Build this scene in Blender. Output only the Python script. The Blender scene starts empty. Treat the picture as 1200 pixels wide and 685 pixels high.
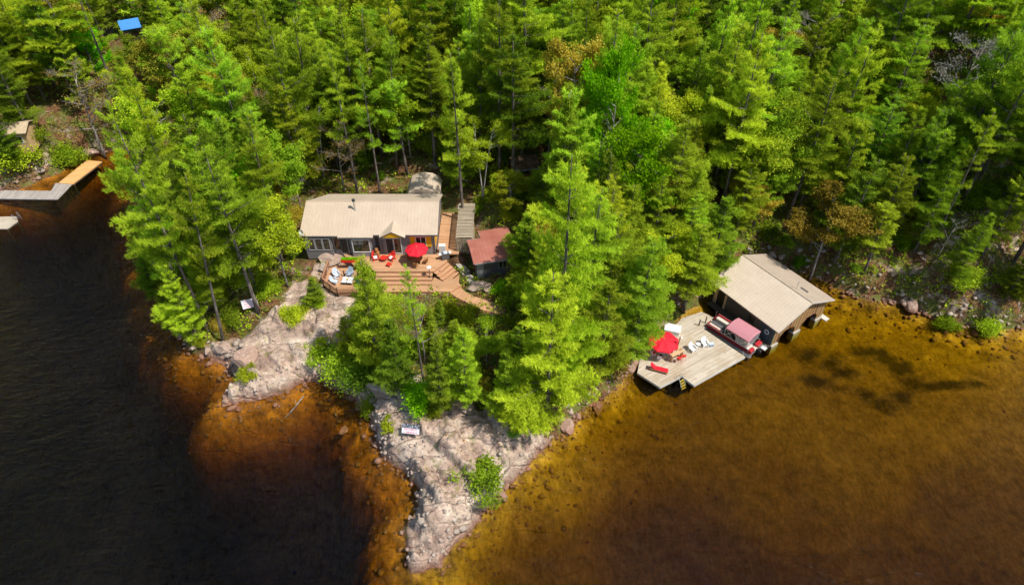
import bpy, math, random
import numpy as np
from mathutils import Vector, Matrix
R = math.radians
scene = bpy.context.scene
col = scene.collection
rnd = random.Random(7)

# ------------------------------------------------------------------ camera
CAM_H = 57.0; PITCH = R(42.0); FOC = 800.0
SP, CP = math.sin(PITCH), math.cos(PITCH)
cam_d = bpy.data.cameras.new('camera'); cam = bpy.data.objects.new('camera', cam_d); col.objects.link(cam)
cam.location = (0, 0, CAM_H); cam.rotation_euler = (R(90) - PITCH, 0, 0)
cam_d.sensor_width = 36; cam_d.lens = 36 * FOC / 1200.0
cam_d.clip_start = 0.5; cam_d.clip_end = 6000
scene.camera = cam

def at(u, v, z=0.0):
    """survey helper: the point of the place at height z that a photo coordinate shows"""
    a = (u - 600) / FOC; b = (v - 342.5) / FOC
    t = (CAM_H - z) / (SP + b * CP)
    return (a * t, (CP - b * SP) * t, z)
def proj(x, y, z):
    w = y * CP - (z - CAM_H) * SP; up = y * SP + (z - CAM_H) * CP
    return 600 + FOC * x / w, 342.5 - FOC * up / w

# ------------------------------------------------------------------ numpy noise
_rs = np.random.RandomState(11)
_tab = _rs.rand(256, 256)
_tx, _ty = _rs.rand(256, 256), _rs.rand(256, 256)
def vnoise(x, y):
    xi = np.floor(x).astype(int); yi = np.floor(y).astype(int)
    fx = x - xi; fy = y - yi
    fx = fx * fx * (3 - 2 * fx); fy = fy * fy * (3 - 2 * fy)
    g = lambda a, b: _tab[a & 255, b & 255]
    return (g(xi, yi) * (1 - fx) + g(xi + 1, yi) * fx) * (1 - fy) + (g(xi, yi + 1) * (1 - fx) + g(xi + 1, yi + 1) * fx) * fy
def fbm(x, y, o=4):
    s = 0; a = 1; t = 0
    for i in range(o):
        s = s + a * (vnoise(x + 17.3 * i, y - 9.1 * i) - .5); t += a; a *= .5; x = x * 2.03; y = y * 2.03
    return s / t * 2
def cells(x, y, seed=0):
    """worley cells: (offset, tilt) height of the nearest cell and its edge distance"""
    xi = np.floor(x).astype(int); yi = np.floor(y).astype(int)
    b1 = np.full(x.shape, 9.); b2 = np.full(x.shape, 9.); hh = np.zeros(x.shape)
    for i in (-1, 0, 1):
        for j in (-1, 0, 1):
            a, b = (xi + i + seed * 7) & 255, (yi + j + seed * 13) & 255
            px = xi + i + _tx[a, b]; py = yi + j + _ty[a, b]
            d = np.hypot(x - px, y - py)
            k = (_tab[a, b] - .5) + (x - px) * (_tab[b, a] - .5) * 1.1 + (y - py) * (_tx[b, a] - .5) * 1.1
            n = d < b1
            b2 = np.where(n, b1, np.minimum(b2, d)); hh = np.where(n, k, hh); b1 = np.where(n, d, b1)
    return hh, b2 - b1

# ------------------------------------------------------------------ shoreline and heights
shore_px = [(0,224),(22,221),(53,207),(72,198),(88,187),(103,183),(119,177),(140,173),(160,171),(166,190),(163,215),
 (164,246),(177,285),(181,325),(192,355),(201,381),(221,406),(247,417),(273,425),(278,452),(265,473),(295,471),(330,463),
 (352,447),(383,446),(407,458),(425,478),(438,482),(447,522),(465,548),(496,576),(476,620),(476,662),(496,668),(518,660),(536,634),
 (571,594),(603,558),(643,522),(683,482),(714,460),(738,437),(752,412),(778,392),(800,368),(826,345),(850,320),(900,310),(960,325),(978,337),
 (1006,347),(1043,351),(1076,361),(1112,378),(1153,386),(1200,381)]
shore = [at(u, v)[:2] for u, v in shore_px]
land = [(-1700, 60), (-300, 62), (-130, 74), (-100, 80)] + shore + [(80, 59), (110, 50), (160, 30), (300, 10), (1700, 0), (1700, 3200), (-1700, 3200)]
LP = np.array(land)
def inpoly(x, y, P):
    c = np.zeros(x.shape, bool); n = len(P)
    for i in range(n):
        x0, y0 = P[i][:2]; x1, y1 = P[(i + 1) % n][:2]
        if y0 == y1: continue
        m = ((y0 > y) != (y1 > y)) & (x < (x1 - x0) * (y - y0) / (y1 - y0) + x0)
        c ^= m
    return c
def polydist(x, y, P, closed=True):
    d = np.full(x.shape, 1e9); n = len(P)
    for i in range(n if closed else n - 1):
        x0, y0 = P[i][:2]; x1, y1 = P[(i + 1) % n][:2]
        dx, dy = x1 - x0, y1 - y0; L = dx * dx + dy * dy + 1e-9
        t = np.clip(((x - x0) * dx + (y - y0) * dy) / L, 0, 1)
        d = np.minimum(d, (x - x0 - t * dx) ** 2 + (y - y0 - t * dy) ** 2)
    return np.sqrt(d)
hp = [(490,645,.9),(520,600,1.7),(540,560,2.2),(505,530,2.4),(478,480,3.0),(455,475,3.0),(560,500,3.2),(620,512,1.6),(600,430,4),(520,420,4.4),
 (440,430,2.2),(400,425,1.6),(370,420,2.4),(330,420,2.6),(300,440,2.0),(370,380,3.8),(400,350,4.6),(390,308,5.6),(340,360,4.2),(260,400,1.8),
 (240,370,2.4),(300,340,4.5),(220,300,3),(300,250,6),(200,240,3.5),(250,200,6.5),(440,300,5.5),(500,300,5.5),(540,300,5.4),(440,225,6.2),(500,240,6.1),(570,340,4.7),
 (600,370,4.5),(575,320,4.9),(650,420,3.6),(700,400,3),(700,350,5),(740,385,2),(762,372,1.4),(800,340,1.8),(740,320,5),(820,300,3.5),(800,250,7),
 (600,250,7.5),(500,180,8.5),(900,285,3.5),(980,300,4),(380,335,4.5),(420,335,4.6),(480,340,4.9),(1180,330,3.5),(1130,300,5),(1080,330,3),(1150,260,9),(1020,300,5)]
ctl = [at(u, v, z) for u, v, z in hp] + [(0,90,9.5),(0,110,12.5),(0,140,17),(0,200,27),(-50,110,10),(-90,110,9),(-80,95,6),(-70,100,6),(60,85,12.5),(60,69,9),
 (90,72,11),(100,110,17),(-60,150,18),(80,150,22),(-120,95,6),(150,60,10),(0,400,50),(-600,400,50),(600,400,55),(0,1000,80),(-1500,1500,90),(1500,1500,90)]
CT = np.array(ctl)
dp = [(200,600,13),(330,600,12),(120,470,11),(60,380,9),(1000,500,2.3),(900,560,3.1),(1150,600,3.2),(750,600,5.0),(820,640,5.2),(720,520,3.0),(620,640,4.0),(900,680,5.0),(1150,680,4.2),(1000,370,1.3),(1100,400,1.3),(1180,400,1.3),(800,480,2.7),(900,450,2.1),
 (1100,470,2.0),(640,560,1.9),(680,520,2.0),(345,490,1.1),(250,450,1.6),(215,430,1.7),(150,320,1.9),(130,380,3.4),(90,420,7),(250,520,7),(350,545,5.5),(420,520,2.3),
 (395,570,4.5),(420,620,3.4),(370,620,7),(460,600,1.5),(455,650,2.1),(510,680,1.8),(420,684,5),(40,330,7),(60,270,5.5),(120,240,2.8),(140,200,2.2),(110,290,3.6),
 (300,650,12),(50,600,13),(20,240,3.5),(165,370,1.9),(190,420,2.6)]
DT = np.array([at(u, v) [:2] + (d,) for u, v, d in dp] + [(-60, 0, 9), (60, 0, 4), (0, -50, 8), (-200, 50, 9), (200, 20, 6), (0, -400, 12)])
def idw(x, y, T, s2, p):
    n = np.zeros(x.shape); w = np.zeros(x.shape)
    for a, b, v in T:
        k = 1 / ((x - a) ** 2 + (y - b) ** 2 + s2) ** p
        n += k * v; w += k
    return n / w
rock_px = [
 [(218,404),(262,392),(300,392),(335,372),(352,345),(372,352),(395,352),(425,350),(430,372),(418,400),(405,445),(395,470),(255,480),(265,440),(220,420)],
 [(372,298),(392,296),(416,300),(416,316),(382,326),(366,318)],
 [(425,452),(450,452),(470,445),(540,478),(560,490),(610,500),(655,505),(640,535),(600,575),(540,650),(500,675),(470,670),(470,620),(485,590),(440,560),(420,490)],
 [(640,520),(690,470),(745,425),(752,445),(700,500),(650,530)],
 [(735,400),(765,362),(790,372),(760,395)],
 [(1085,355),(1090,300),(1115,255),(1165,250),(1215,290),(1215,400),(1100,392)],
 [(-40,235),(-40,165),(45,168),(60,190),(30,225)],
 [(95,190),(100,172),(160,160),(165,178),(120,190)],
 [(405,440),(440,450),(450,480),(410,480)],
]
rock_polys = [[at(u, v, 2.0 if i not in (1, 5) else (5.6 if i == 1 else 5))[:2] for u, v in P] for i, P in enumerate(rock_px)]
def axis(segs):
    out = [segs[0][0]]
    for a, b, s in segs:
        n = max(1, int(round((b - a) / s))); out += list(a + (b - a) * (np.arange(n) + 1) / n)
    return np.array(out)
def geo(a, b, n): return list(np.sign(a) * np.abs(np.geomspace(abs(a), abs(b), n)))
xs = np.array(list(reversed([-v for v in geo(112, 1650, 16)]))[:-1] + list(axis([(-112, -56, .8), (-56, -30, .4), (-30, 13, .155), (13, 34, .22), (34, 76, .4), (76, 112, .8)])) + geo(112, 1650, 16)[1:])
ys = np.array(list(reversed([20 - v for v in geo(10, 900, 14)]))[:-1] + list(axis([(10, 26, .8), (26, 54, .155), (54, 66, .2), (66, 104, .4), (104, 150, 1.0)])) + geo(150, 3100, 18)[1:])
ys = np.unique(np.round(ys, 4)); xs = np.unique(np.round(xs, 4))
X, Y = np.meshgrid(xs, ys)
RS = [1, 1, 1, .9, .6, .38, .42, .6, 1]
def heights(X, Y):
    wx = X + .6 * fbm(X * .6, Y * .6 + 40, 4); wy = Y + .6 * fbm(X * .6 + 80, Y * .6, 4)
    ins = inpoly(wx, wy, LP); d = polydist(wx, wy, LP)
    rock = np.zeros(X.shape)
    for k_, P in enumerate(rock_polys):
        i = inpoly(wx, wy, P); e = polydist(wx, wy, P)
        rock = np.maximum(rock, np.clip(.5 + np.where(i, e, -e) / 1.6, 0, RS[k_]))
    G = idw(X, Y, CT, 3.0, 1.8)
    # blocky bedrock, joints running on the diagonal
    u = X * .78 + Y * .62; v = -X * .62 + Y * .78
    u, v = v, u
    c1, e1 = cells(u * .14, v * .42, 1); c2, e2 = cells(u * .36, v * 1.1, 2); c3, e3 = cells(u * 1.6, v * 2.9, 3)
    rk = c1 * 1.9 + c2 * .85 + c3 * .16 - .34 * np.exp(-e1 / .04) - .05 * np.exp(-e2 / .06) + .25 * fbm(X * .5, Y * .5, 4)
    rk = np.maximum(rk, -.35)
    rk = rk * 1.25; shoreness = np.exp(-d / 2.4)
    rough = np.maximum(rock, .9 * shoreness)
    hl = G * (1 + .25 * rock * (Y < 48)) * (1 - np.exp(-d / (2.3 - 1.45 * rock))) + .08 + .25 * rock
    hl = hl + rough * rk * (.45 + .35 * np.clip(d / 3, 0, 1)) * np.clip(.35 + d, 0, 1) + (1 - rock) * .28 * fbm(X * .35, Y * .35, 4)
    hq = hl + .5 * (u * .10 - v * .22) + .22 * fbm(X * .4 + 9, Y * .4, 3); ts = .88; q = hq / ts; fl_ = np.floor(q); fq = q - fl_; fq = fq ** 3.4 / (fq ** 3.4 + (1 - fq) ** 3.4)
    hl = hl + (ts * (fl_ + fq) - hq) * .75 * np.clip(rock * 1.3 - .2, 0, 1) * np.clip(hl * 2, 0, 1)
    D = idw(X, Y, DT, 12.0, 2.0)
    dw = d + 1.5 * fbm(X * .16, Y * .16, 4)
    DL = .68 + .08 * dw + .17 * np.clip(dw, 0, 30) ** 2
    global KL
    kl = np.clip((-3.5 - X - .12 * np.clip(45 - Y, 0, 40)) / 7, 0, 1); kl = kl * kl * (3 - 2 * kl); bay = np.clip((Y - 76) / 10, 0, 1)
    D = D * (1 - kl) + np.minimum(DL * (1 - .35 * bay), 14) * kl; KL = kl
    hb = -(D * (1 - np.exp(-d / 2.6)) + .05) + .40 * c2 * np.exp(-d / 7) + .22 * c3 * np.exp(-d / 12) + .2 * fbm(X * .3, Y * .3, 4)
    hb = np.minimum(hb, np.where(d > 1.0, -.12, .25))
    return np.where(ins, hl, hb), rock, np.where(ins, d, -d)
Z, ROCK, SD = heights(X, Y)
for _ in range(1):      # soften what is finer than the grid can carry
    B_ = Z.copy(); B_[1:-1, 1:-1] = (Z[1:-1, 1:-1] * 4 + 2 * (Z[:-2, 1:-1] + Z[2:, 1:-1] + Z[1:-1, :-2] + Z[1:-1, 2:]) + Z[:-2, :-2] + Z[2:, 2:] + Z[:-2, 2:] + Z[2:, :-2]) / 16; Z = .6 * B_ + .4 * Z
# level pads under the buildings, decks and docks
def pad(P, z, w=1.2, only_cut=False):
    global Z
    i = inpoly(X, Y, P); e = polydist(X, Y, P)
    k = np.clip(1 - np.where(i, 0, e) / w, 0, 1); k = k * k * (3 - 2 * k)
    tgt = np.minimum(Z, z) if only_cut else z
    Z = Z * (1 - k) + tgt * k
def poly_at(pts, z): return [at(u, v, z)[:2] for u, v in pts]
pad([(-24.6, 63), (-8.6, 63), (-8.6, 71.5), (-24.6, 71.5)], 5.35)
pad(poly_at([(415, 296), (530, 292), (530, 312), (505, 330), (440, 330)], 5.6), 5.2, 1.0, True)
pad(poly_at([(378, 333), (388, 310), (424, 310), (419, 345)], 4.9), 4.3, .6, True)
pad(poly_at([(520, 240), (545, 240), (545, 315), (515, 315)], 5.6), 5.4, 1.0)
pad(poly_at([(545, 285), (600, 285), (606, 335), (556, 335)], 5), 4.85, .8)
pad(poly_at([(500, 318), (524, 305), (541, 335), (565, 350), (592, 357), (590, 372), (560, 362), (535, 350)], 5), 4.5, 1.0, True)
pad([(13, 49.5), (15.8, 47), (26.5, 51.5), (20.3, 58.8)], .25, .8, True)
pad([(22.5, 57), (29, 52), (38, 58), (32.5, 66)], -1.2, .6, True)
def ground(x, y):
    i = int(np.clip(np.searchsorted(xs, x) - 1, 0, len(xs) - 2)); j = int(np.clip(np.searchsorted(ys, y) - 1, 0, len(ys) - 2))
    fx = (x - xs[i]) / (xs[i + 1] - xs[i]); fy = (y - ys[j]) / (ys[j + 1] - ys[j])
    return float((Z[j, i] * (1 - fx) + Z[j, i + 1] * fx) * (1 - fy) + (Z[j + 1, i] * (1 - fx) + Z[j + 1, i + 1] * fx) * fy)
def gidx(x, y): return int(np.clip(np.searchsorted(ys, y), 0, len(ys) - 1)), int(np.clip(np.searchsorted(xs, x), 0, len(xs) - 1))

# ------------------------------------------------------------------ materials
def nodes(name):
    m = bpy.data.materials.new(name); m.use_nodes = True; nt = m.node_tree; nt.nodes.clear()
    return m, nt
class NT:
    def __init__(s, name): s.m, s.t = nodes(name)
    def n(s, typ, **k):
        nd = s.t.nodes.new(typ)
        for a, b in k.items():
            if a.startswith('i_'):
                key = a[2:]; key = int(key) if key.isdigit() else key.replace('_', ' ')
                v = b
                if isinstance(v, bpy.types.NodeSocket): s.t.links.new(v, nd.inputs[key])
                else: nd.inputs[key].default_value = v
            else: setattr(nd, a, b)
        return nd
    def link(s, a, b): s.t.links.new(a, b)
    def mix(s, f, a, b, mode='MIX'):
        nd = s.t.nodes.new('ShaderNodeMix'); nd.data_type = 'RGBA'; nd.blend_type = mode
        for v, i in ((f, 0), (a, 6), (b, 7)):
            if isinstance(v, bpy.types.NodeSocket): s.t.links.new(v, nd.inputs[i])
            else: nd.inputs[i].default_value = v if i == 0 else (tuple(v) + (1,))[:4]
        return nd.outputs[2]
    def math(s, op, a, b=None, c=None, clamp=False):
        nd = s.t.nodes.new('ShaderNodeMath'); nd.operation = op; nd.use_clamp = clamp
        for i, v in enumerate((a, b, c)):
            if v is None: continue
            if isinstance(v, bpy.types.NodeSocket): s.t.links.new(v, nd.inputs[i])
            else: nd.inputs[i].default_value = v
        return nd.outputs[0]
    def ramp(s, f, stops, interp='LINEAR'):
        nd = s.t.nodes.new('ShaderNodeValToRGB'); cr = nd.color_ramp; cr.interpolation = interp
        while len(cr.elements) < len(stops): cr.elements.new(.5)
        for e, (p, c) in zip(cr.elements, stops):
            e.position = p; e.color = (tuple(c) + (1,))[:4] if hasattr(c, '__len__') else (c, c, c, 1)
        s.link(f, nd.inputs[0]); return nd.outputs[0]
    def pos(s, scale=(1, 1, 1), rot=(0, 0, 0), obj=False):
        if obj: o = s.n('ShaderNodeTexCoord').outputs['Object']
        else: o = s.n('ShaderNodeNewGeometry').outputs['Position']
        mp = s.n('ShaderNodeMapping'); s.link(o, mp.inputs[0]); mp.inputs['Scale'].default_value = scale; mp.inputs['Rotation'].default_value = rot
        return mp.outputs[0]
    def noise(s, vec, scale, detail=4, rough=.55):
        nd = s.n('ShaderNodeTexNoise'); s.link(vec, nd.inputs['Vector']); nd.inputs['Scale'].default_value = scale
        nd.inputs['Detail'].default_value = detail; nd.inputs['Roughness'].default_value = rough
        return nd.outputs['Fac']
    def vor(s, vec, scale, feature='F1', out='Distance', rand=1):
        nd = s.n('ShaderNodeTexVoronoi', feature=feature); s.link(vec, nd.inputs['Vector']); nd.inputs['Scale'].default_value = scale
        nd.inputs['Randomness'].default_value = rand
        return nd.outputs[out]
    def out(s, shader, vol=None):
        o = s.n('ShaderNodeOutputMaterial')
        if shader is not None: s.link(shader, o.inputs[0])
        if vol is not None: s.link(vol, o.inputs[1])
        return s.m
    def bsdf(s, color, rough=.8, metal=0, spec=.3, bump=None, bstr=.3, bdist=.05, **k):
        b = s.n('ShaderNodeBsdfPrincipled')
        for v, nm in ((color, 'Base Color'), (rough, 'Roughness'), (metal, 'Metallic'), (spec, 'Specular IOR Level')):
            if isinstance(v, bpy.types.NodeSocket): s.link(v, b.inputs[nm])
            else: b.inputs[nm].default_value = (tuple(v) + (1,))[:4] if hasattr(v, '__len__') else v
        if bump is not None:
            bn = s.n('ShaderNodeBump'); bn.inputs['Strength'].default_value = bstr; bn.inputs['Distance'].default_value = bdist
            s.link(bump, bn.inputs['Height']); s.link(bn.outputs[0], b.inputs['Normal'])
        return b.outputs[0]

def mat_terrain():
    t = NT('terrain'); p = t.pos()
    rock = t.n('ShaderNodeAttribute', attribute_name='rock').outputs['Fac']
    sep = t.n('ShaderNodeSeparateXYZ'); t.link(p, sep.inputs[0]); z = sep.outputs[2]
    n1 = t.noise(p, .55, 6, .65); n2 = t.noise(p, 2.6, 6, .7); n3 = t.noise(p, .18, 3)
    pr = t.pos((.45, 2.2, 1), (0, 0, R(-52))); st = t.noise(pr, 1.1, 5, .7)
    # bedrock
    rc = t.ramp(n1, [(.32, (.23, .155, .115)), (.43, (.49, .345, .26)), (.52, (.70, .53, .40)), (.68, (.84, .70, .55))])
    rc = t.mix(t.ramp(st, [(.42, .0), (.62, .55)]), rc, (.45, .29, .23))
    rc = t.mix(t.ramp(n2, [(.34, .85), (.48, 0)]), rc, (.14, .115, .10))
    rc = t.mix(t.ramp(t.noise(p, 7, 4, .7), [(.56, 0), (.7, .6)]), rc, (.62, .60, .53))
    cr = t.vor(t.mix(.3, t.pos((.42, 1.7, 1), (0, 0, R(-52))), t.noise(p, 1.3)), .45, 'DISTANCE_TO_EDGE')
    rc = t.mix(t.math('MULTIPLY', t.ramp(cr, [(0, .75), (.03, 0)]), t.ramp(n1, [(.42, 0), (.56, 1)])), rc, (.08, .055, .045))
    moss = t.ramp(t.math('ADD', t.noise(p, .9, 5, .7), t.math('MULTIPLY', n3, .35)), [(.76, 0), (.83, .6)])
    rc = t.mix(moss, rc, t.mix(n2, (.20, .22, .03), (.30, .25, .08)))
    rc = t.mix(t.ramp(t.noise(t.pos((.3, 1.1, .4), (0, 0, R(-20))), .55, 5, .7), [(.50, 0), (.64, .5)]), rc, (.25, .18, .135))
    wet = t.math('SUBTRACT', 1, t.math('DIVIDE', z, t.math('ADD', .35, t.math('MULTIPLY', n1, 1.5))), clamp=True)
    rc = t.mix(t.math('MULTIPLY', wet, .85), rc, t.mix(n2, (.08, .03, .016), (.34, .13, .065)))
    # forest floor
    fl = t.ramp(n2, [(.3, (.045, .028, .018)), (.5, (.17, .085, .04)), (.68, (.30, .16, .08))])
    fl = t.mix(t.ramp(t.noise(p, .45, 5, .7), [(.44, 0), (.56, .9)]), fl, t.mix(n2, (.05, .08, .012), (.22, .24, .05)))
    fl = t.mix(t.ramp(n1, [(.58, 0), (.64, .8)]), fl, (.36, .28, .2))
    lc = t.mix(t.ramp(t.math('ADD', rock, t.math('MULTIPLY', t.math('SUBTRACT', t.noise(p, .8, 6, .75), .5), 1.5)), [(.42, 0), (.56, 1)]), fl, rc)
    # lake bed
    bn_ = t.noise(p, .62, 9, .78); bf = t.noise(t.pos((1.6, .7, .5), (0, 0, R(25))), 2.1, 5, .7)
    w = t.mix(.35, t.pos((1, 1, .3)), t.noise(p, 1.6))
    cb = t.vor(w, 1.25, 'SMOOTH_F1', 'Color'); sc = t.n('ShaderNodeSeparateColor'); t.link(cb, sc.inputs[0])
    near = t.math('ADD', 1, t.math('MULTIPLY', z, .55), clamp=True)
    f = t.math('ADD', t.math('MULTIPLY', bn_, .62), t.math('MULTIPLY', bf, .38))
    f = t.math('ADD', f, t.math('MULTIPLY', t.math('SUBTRACT', sc.outputs[0], .5), t.math('MULTIPLY', near, .32)))
    bd = t.ramp(f, [(.32, (.12, .065, .015)), (.47, (.37, .215, .045)), (.59, (.62, .37, .08)), (.72, (.85, .55, .16))])
    iron = t.n('ShaderNodeAttribute', attribute_name='iron').outputs['Fac']; bd = t.mix(iron, bd, t.mix(1.0, bd, (1.0, .66, .42), 'MULTIPLY'))
    weed = t.n('ShaderNodeAttribute', attribute_name='weed').outputs['Fac']
    wd = t.ramp(t.math('ADD', weed, t.math('MULTIPLY', t.math('SUBTRACT', t.noise(p, .42, 7, .75), .5), 2.3)), [(.42, 0), (1.0, .85)])
    bd = t.mix(wd, bd, (.025, .018, .008))
    under = t.math('GREATER_THAN', 0, t.math('ADD', z, .02))
    c = t.mix(under, lc, bd)
    bmp = t.math('ADD', t.math('MULTIPLY', n2, 1.0), t.math('MULTIPLY', t.ramp(cr, [(0, 0), (.06, 1)]), .35))
    return t.out(t.bsdf(c, .9, spec=.12, bump=bmp, bstr=1.0, bdist=.3))

def mat_water():
    t = NT('lake_water'); 
    pa = t.pos((.45, 1.3, 1), (0, 0, R(-28))); pb = t.pos((.55, 1.2, 1), (0, 0, R(-52))); pc = t.pos()
    calm = t.n('ShaderNodeMapRange'); t.link(t.n('ShaderNodeSeparateXYZ', i_0=pc).outputs[0], calm.inputs[0])
    calm.inputs[1].default_value = -12; calm.inputs[2].default_value = 22; calm.inputs[3].default_value = 1.0; calm.inputs[4].default_value = .30
    h = t.math('ADD', t.math('MULTIPLY', t.noise(pa, 1.5, 5, .62), 1.0), t.math('MULTIPLY', t.noise(pb, .55, 3, .5), 1.1))
    h = t.math('MULTIPLY', t.math('ADD', h, t.math('MULTIPLY', t.noise(pb, 3.4, 4, .65), .55)), calm.outputs[0])
    h = t.math('MULTIPLY', h, t.math('ADD', .45, t.noise(pc, .07, 2)))
    bn = t.n('ShaderNodeBump'); bn.inputs['Strength'].default_value = 1.0; bn.inputs['Distance'].default_value = .31; t.link(h, bn.inputs['Height'])
    fr = t.n('ShaderNodeFresnel'); fr.inputs[0].default_value = 1.25; t.link(bn.outputs[0], fr.inputs['Normal'])
    gl = t.n('ShaderNodeBsdfGlossy'); gl.inputs['Roughness'].default_value = .06; t.link(bn.outputs[0], gl.inputs['Normal'])
    tr = t.n('ShaderNodeBsdfTransparent')
    mx = t.n('ShaderNodeMixShader'); t.link(fr.outputs[0], mx.inputs[0]); t.link(tr.outputs[0], mx.inputs[1]); t.link(gl.outputs[0], mx.inputs[2])
    va = t.n('ShaderNodeVolumeAbsorption'); va.inputs['Color'].default_value = (.805, .765, .0, 1); va.inputs['Density'].default_value = 1.25
    return t.out(mx.outputs[0], va.outputs[0])

# ------------------------------------------------------------------ terrain and water objects
def grid_mesh(name, X, Y, Z, attrs):
    ny, nx = X.shape; me = bpy.data.meshes.new(name)
    V = np.stack([X, Y, Z], -1).reshape(-1, 3).astype('f4')
    idx = np.arange(nx * ny).reshape(ny, nx)
    F = np.stack([idx[:-1, :-1], idx[:-1, 1:], idx[1:, 1:], idx[1:, :-1]], -1).reshape(-1, 4).astype('i4')
    me.vertices.add(len(V)); me.vertices.foreach_set('co', V.ravel())
    me.loops.add(F.size); me.loops.foreach_set('vertex_index', F.ravel())
    me.polygons.add(len(F)); me.polygons.foreach_set('loop_start', np.arange(0, F.size, 4, dtype='i4'))
    me.polygons.foreach_set('use_smooth', np.ones(len(F), bool)) 
    me.update(calc_edges=True)
    for k, a in attrs.items():
        at_ = me.attributes.new(k, 'FLOAT', 'POINT'); at_.data.foreach_set('value', a.ravel().astype('f4'))
    return me
WEED = np.zeros(X.shape)
for u, v, ru, rv in [(955,406,2.2,1.2),(978,412,2.0,1.2),(995,422,1.6,.9),(1020,404,2.0,.9),(1042,410,2.4,1.2),(1062,420,2.2,1.5),(1076,436,1.8,1.6),(1066,452,2.2,1.3),(1045,458,2.2,1.2),(1028,450,1.4,.8),(962,432,1.8,.9),(985,440,1.5,.6),(1120,440,5,.6)]:
    a, b, _ = at(u, v); a += 0
    WEED = np.maximum(WEED, np.exp(-(((X - a) / ru / 1.3) ** 2 + ((Y - b) / rv / 1.5) ** 2)))
me = grid_mesh('ground', X, Y, Z, {'rock': ROCK, 'weed': WEED, 'iron': KL}); me.materials.append(mat_terrain())
g = bpy.data.objects.new('ground', me); col.objects.link(g); g['kind'] = 'structure'; g['label'] = 'rocky wooded shore and the lake bed running on under the water'
wm = bpy.data.meshes.new('water')
B = 1600
vs = [(x, y, z) for z in (-26, 0) for x, y in ((-B, -850), (B, -850), (B, 3000), (-B, 3000))]
wm.from_pydata(vs, [], [(3, 2, 1, 0), (4, 5, 6, 7), (0, 1, 5, 4), (1, 2, 6, 5), (2, 3, 7, 6), (3, 0, 4, 7)]); wm.materials.append(mat_water())
w = bpy.data.objects.new('water', wm); col.objects.link(w); w['kind'] = 'structure'; w['label'] = 'dark brown lake water with small ripples'

# ------------------------------------------------------------------ light
SUN_EL = R(59); SUN_AZ = R(117)      # azimuth clockwise from +y
world = bpy.data.worlds.new('World'); scene.world = world; world.use_nodes = True
wn = world.node_tree; bg = wn.nodes['Background']; sky = wn.nodes.new('ShaderNodeTexSky'); sky.sky_type = 'NISHITA'; sky.sun_disc = False
sky.sun_elevation = SUN_EL; sky.sun_rotation = SUN_AZ; wn.links.new(sky.outputs[0], bg.inputs[0]); bg.inputs[1].default_value = .145
sd = bpy.data.lights.new('sun', 'SUN'); sd.energy = 5.0; sd.angle = R(.5); sd.color = (1, .955, .87)
so = bpy.data.objects.new('sun', sd); col.objects.link(so)
sdir = Vector((math.sin(SUN_AZ) * math.cos(SUN_EL), math.cos(SUN_AZ) * math.cos(SUN_EL), math.sin(SUN_EL)))
so.rotation_euler = sdir.to_track_quat('Z', 'Y').to_euler(); so.location = (40, -20, 90)
scene.view_settings.view_transform = 'Standard'; scene.view_settings.look = 'None'; scene.view_settings.exposure = 0
cy = scene.cycles
cy.max_bounces = 8; cy.diffuse_bounces = 6; cy.glossy_bounces = 2; cy.transmission_bounces = 4; cy.transparent_max_bounces = 12; cy.volume_bounces = 0
cy.use_denoising = True; cy.use_adaptive_sampling = True; cy.adaptive_threshold = .03; cy.sample_clamp_indirect = 4; cy.caustics_reflective = False; cy.caustics_refractive = False
scene.render.use_persistent_data = False
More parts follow.
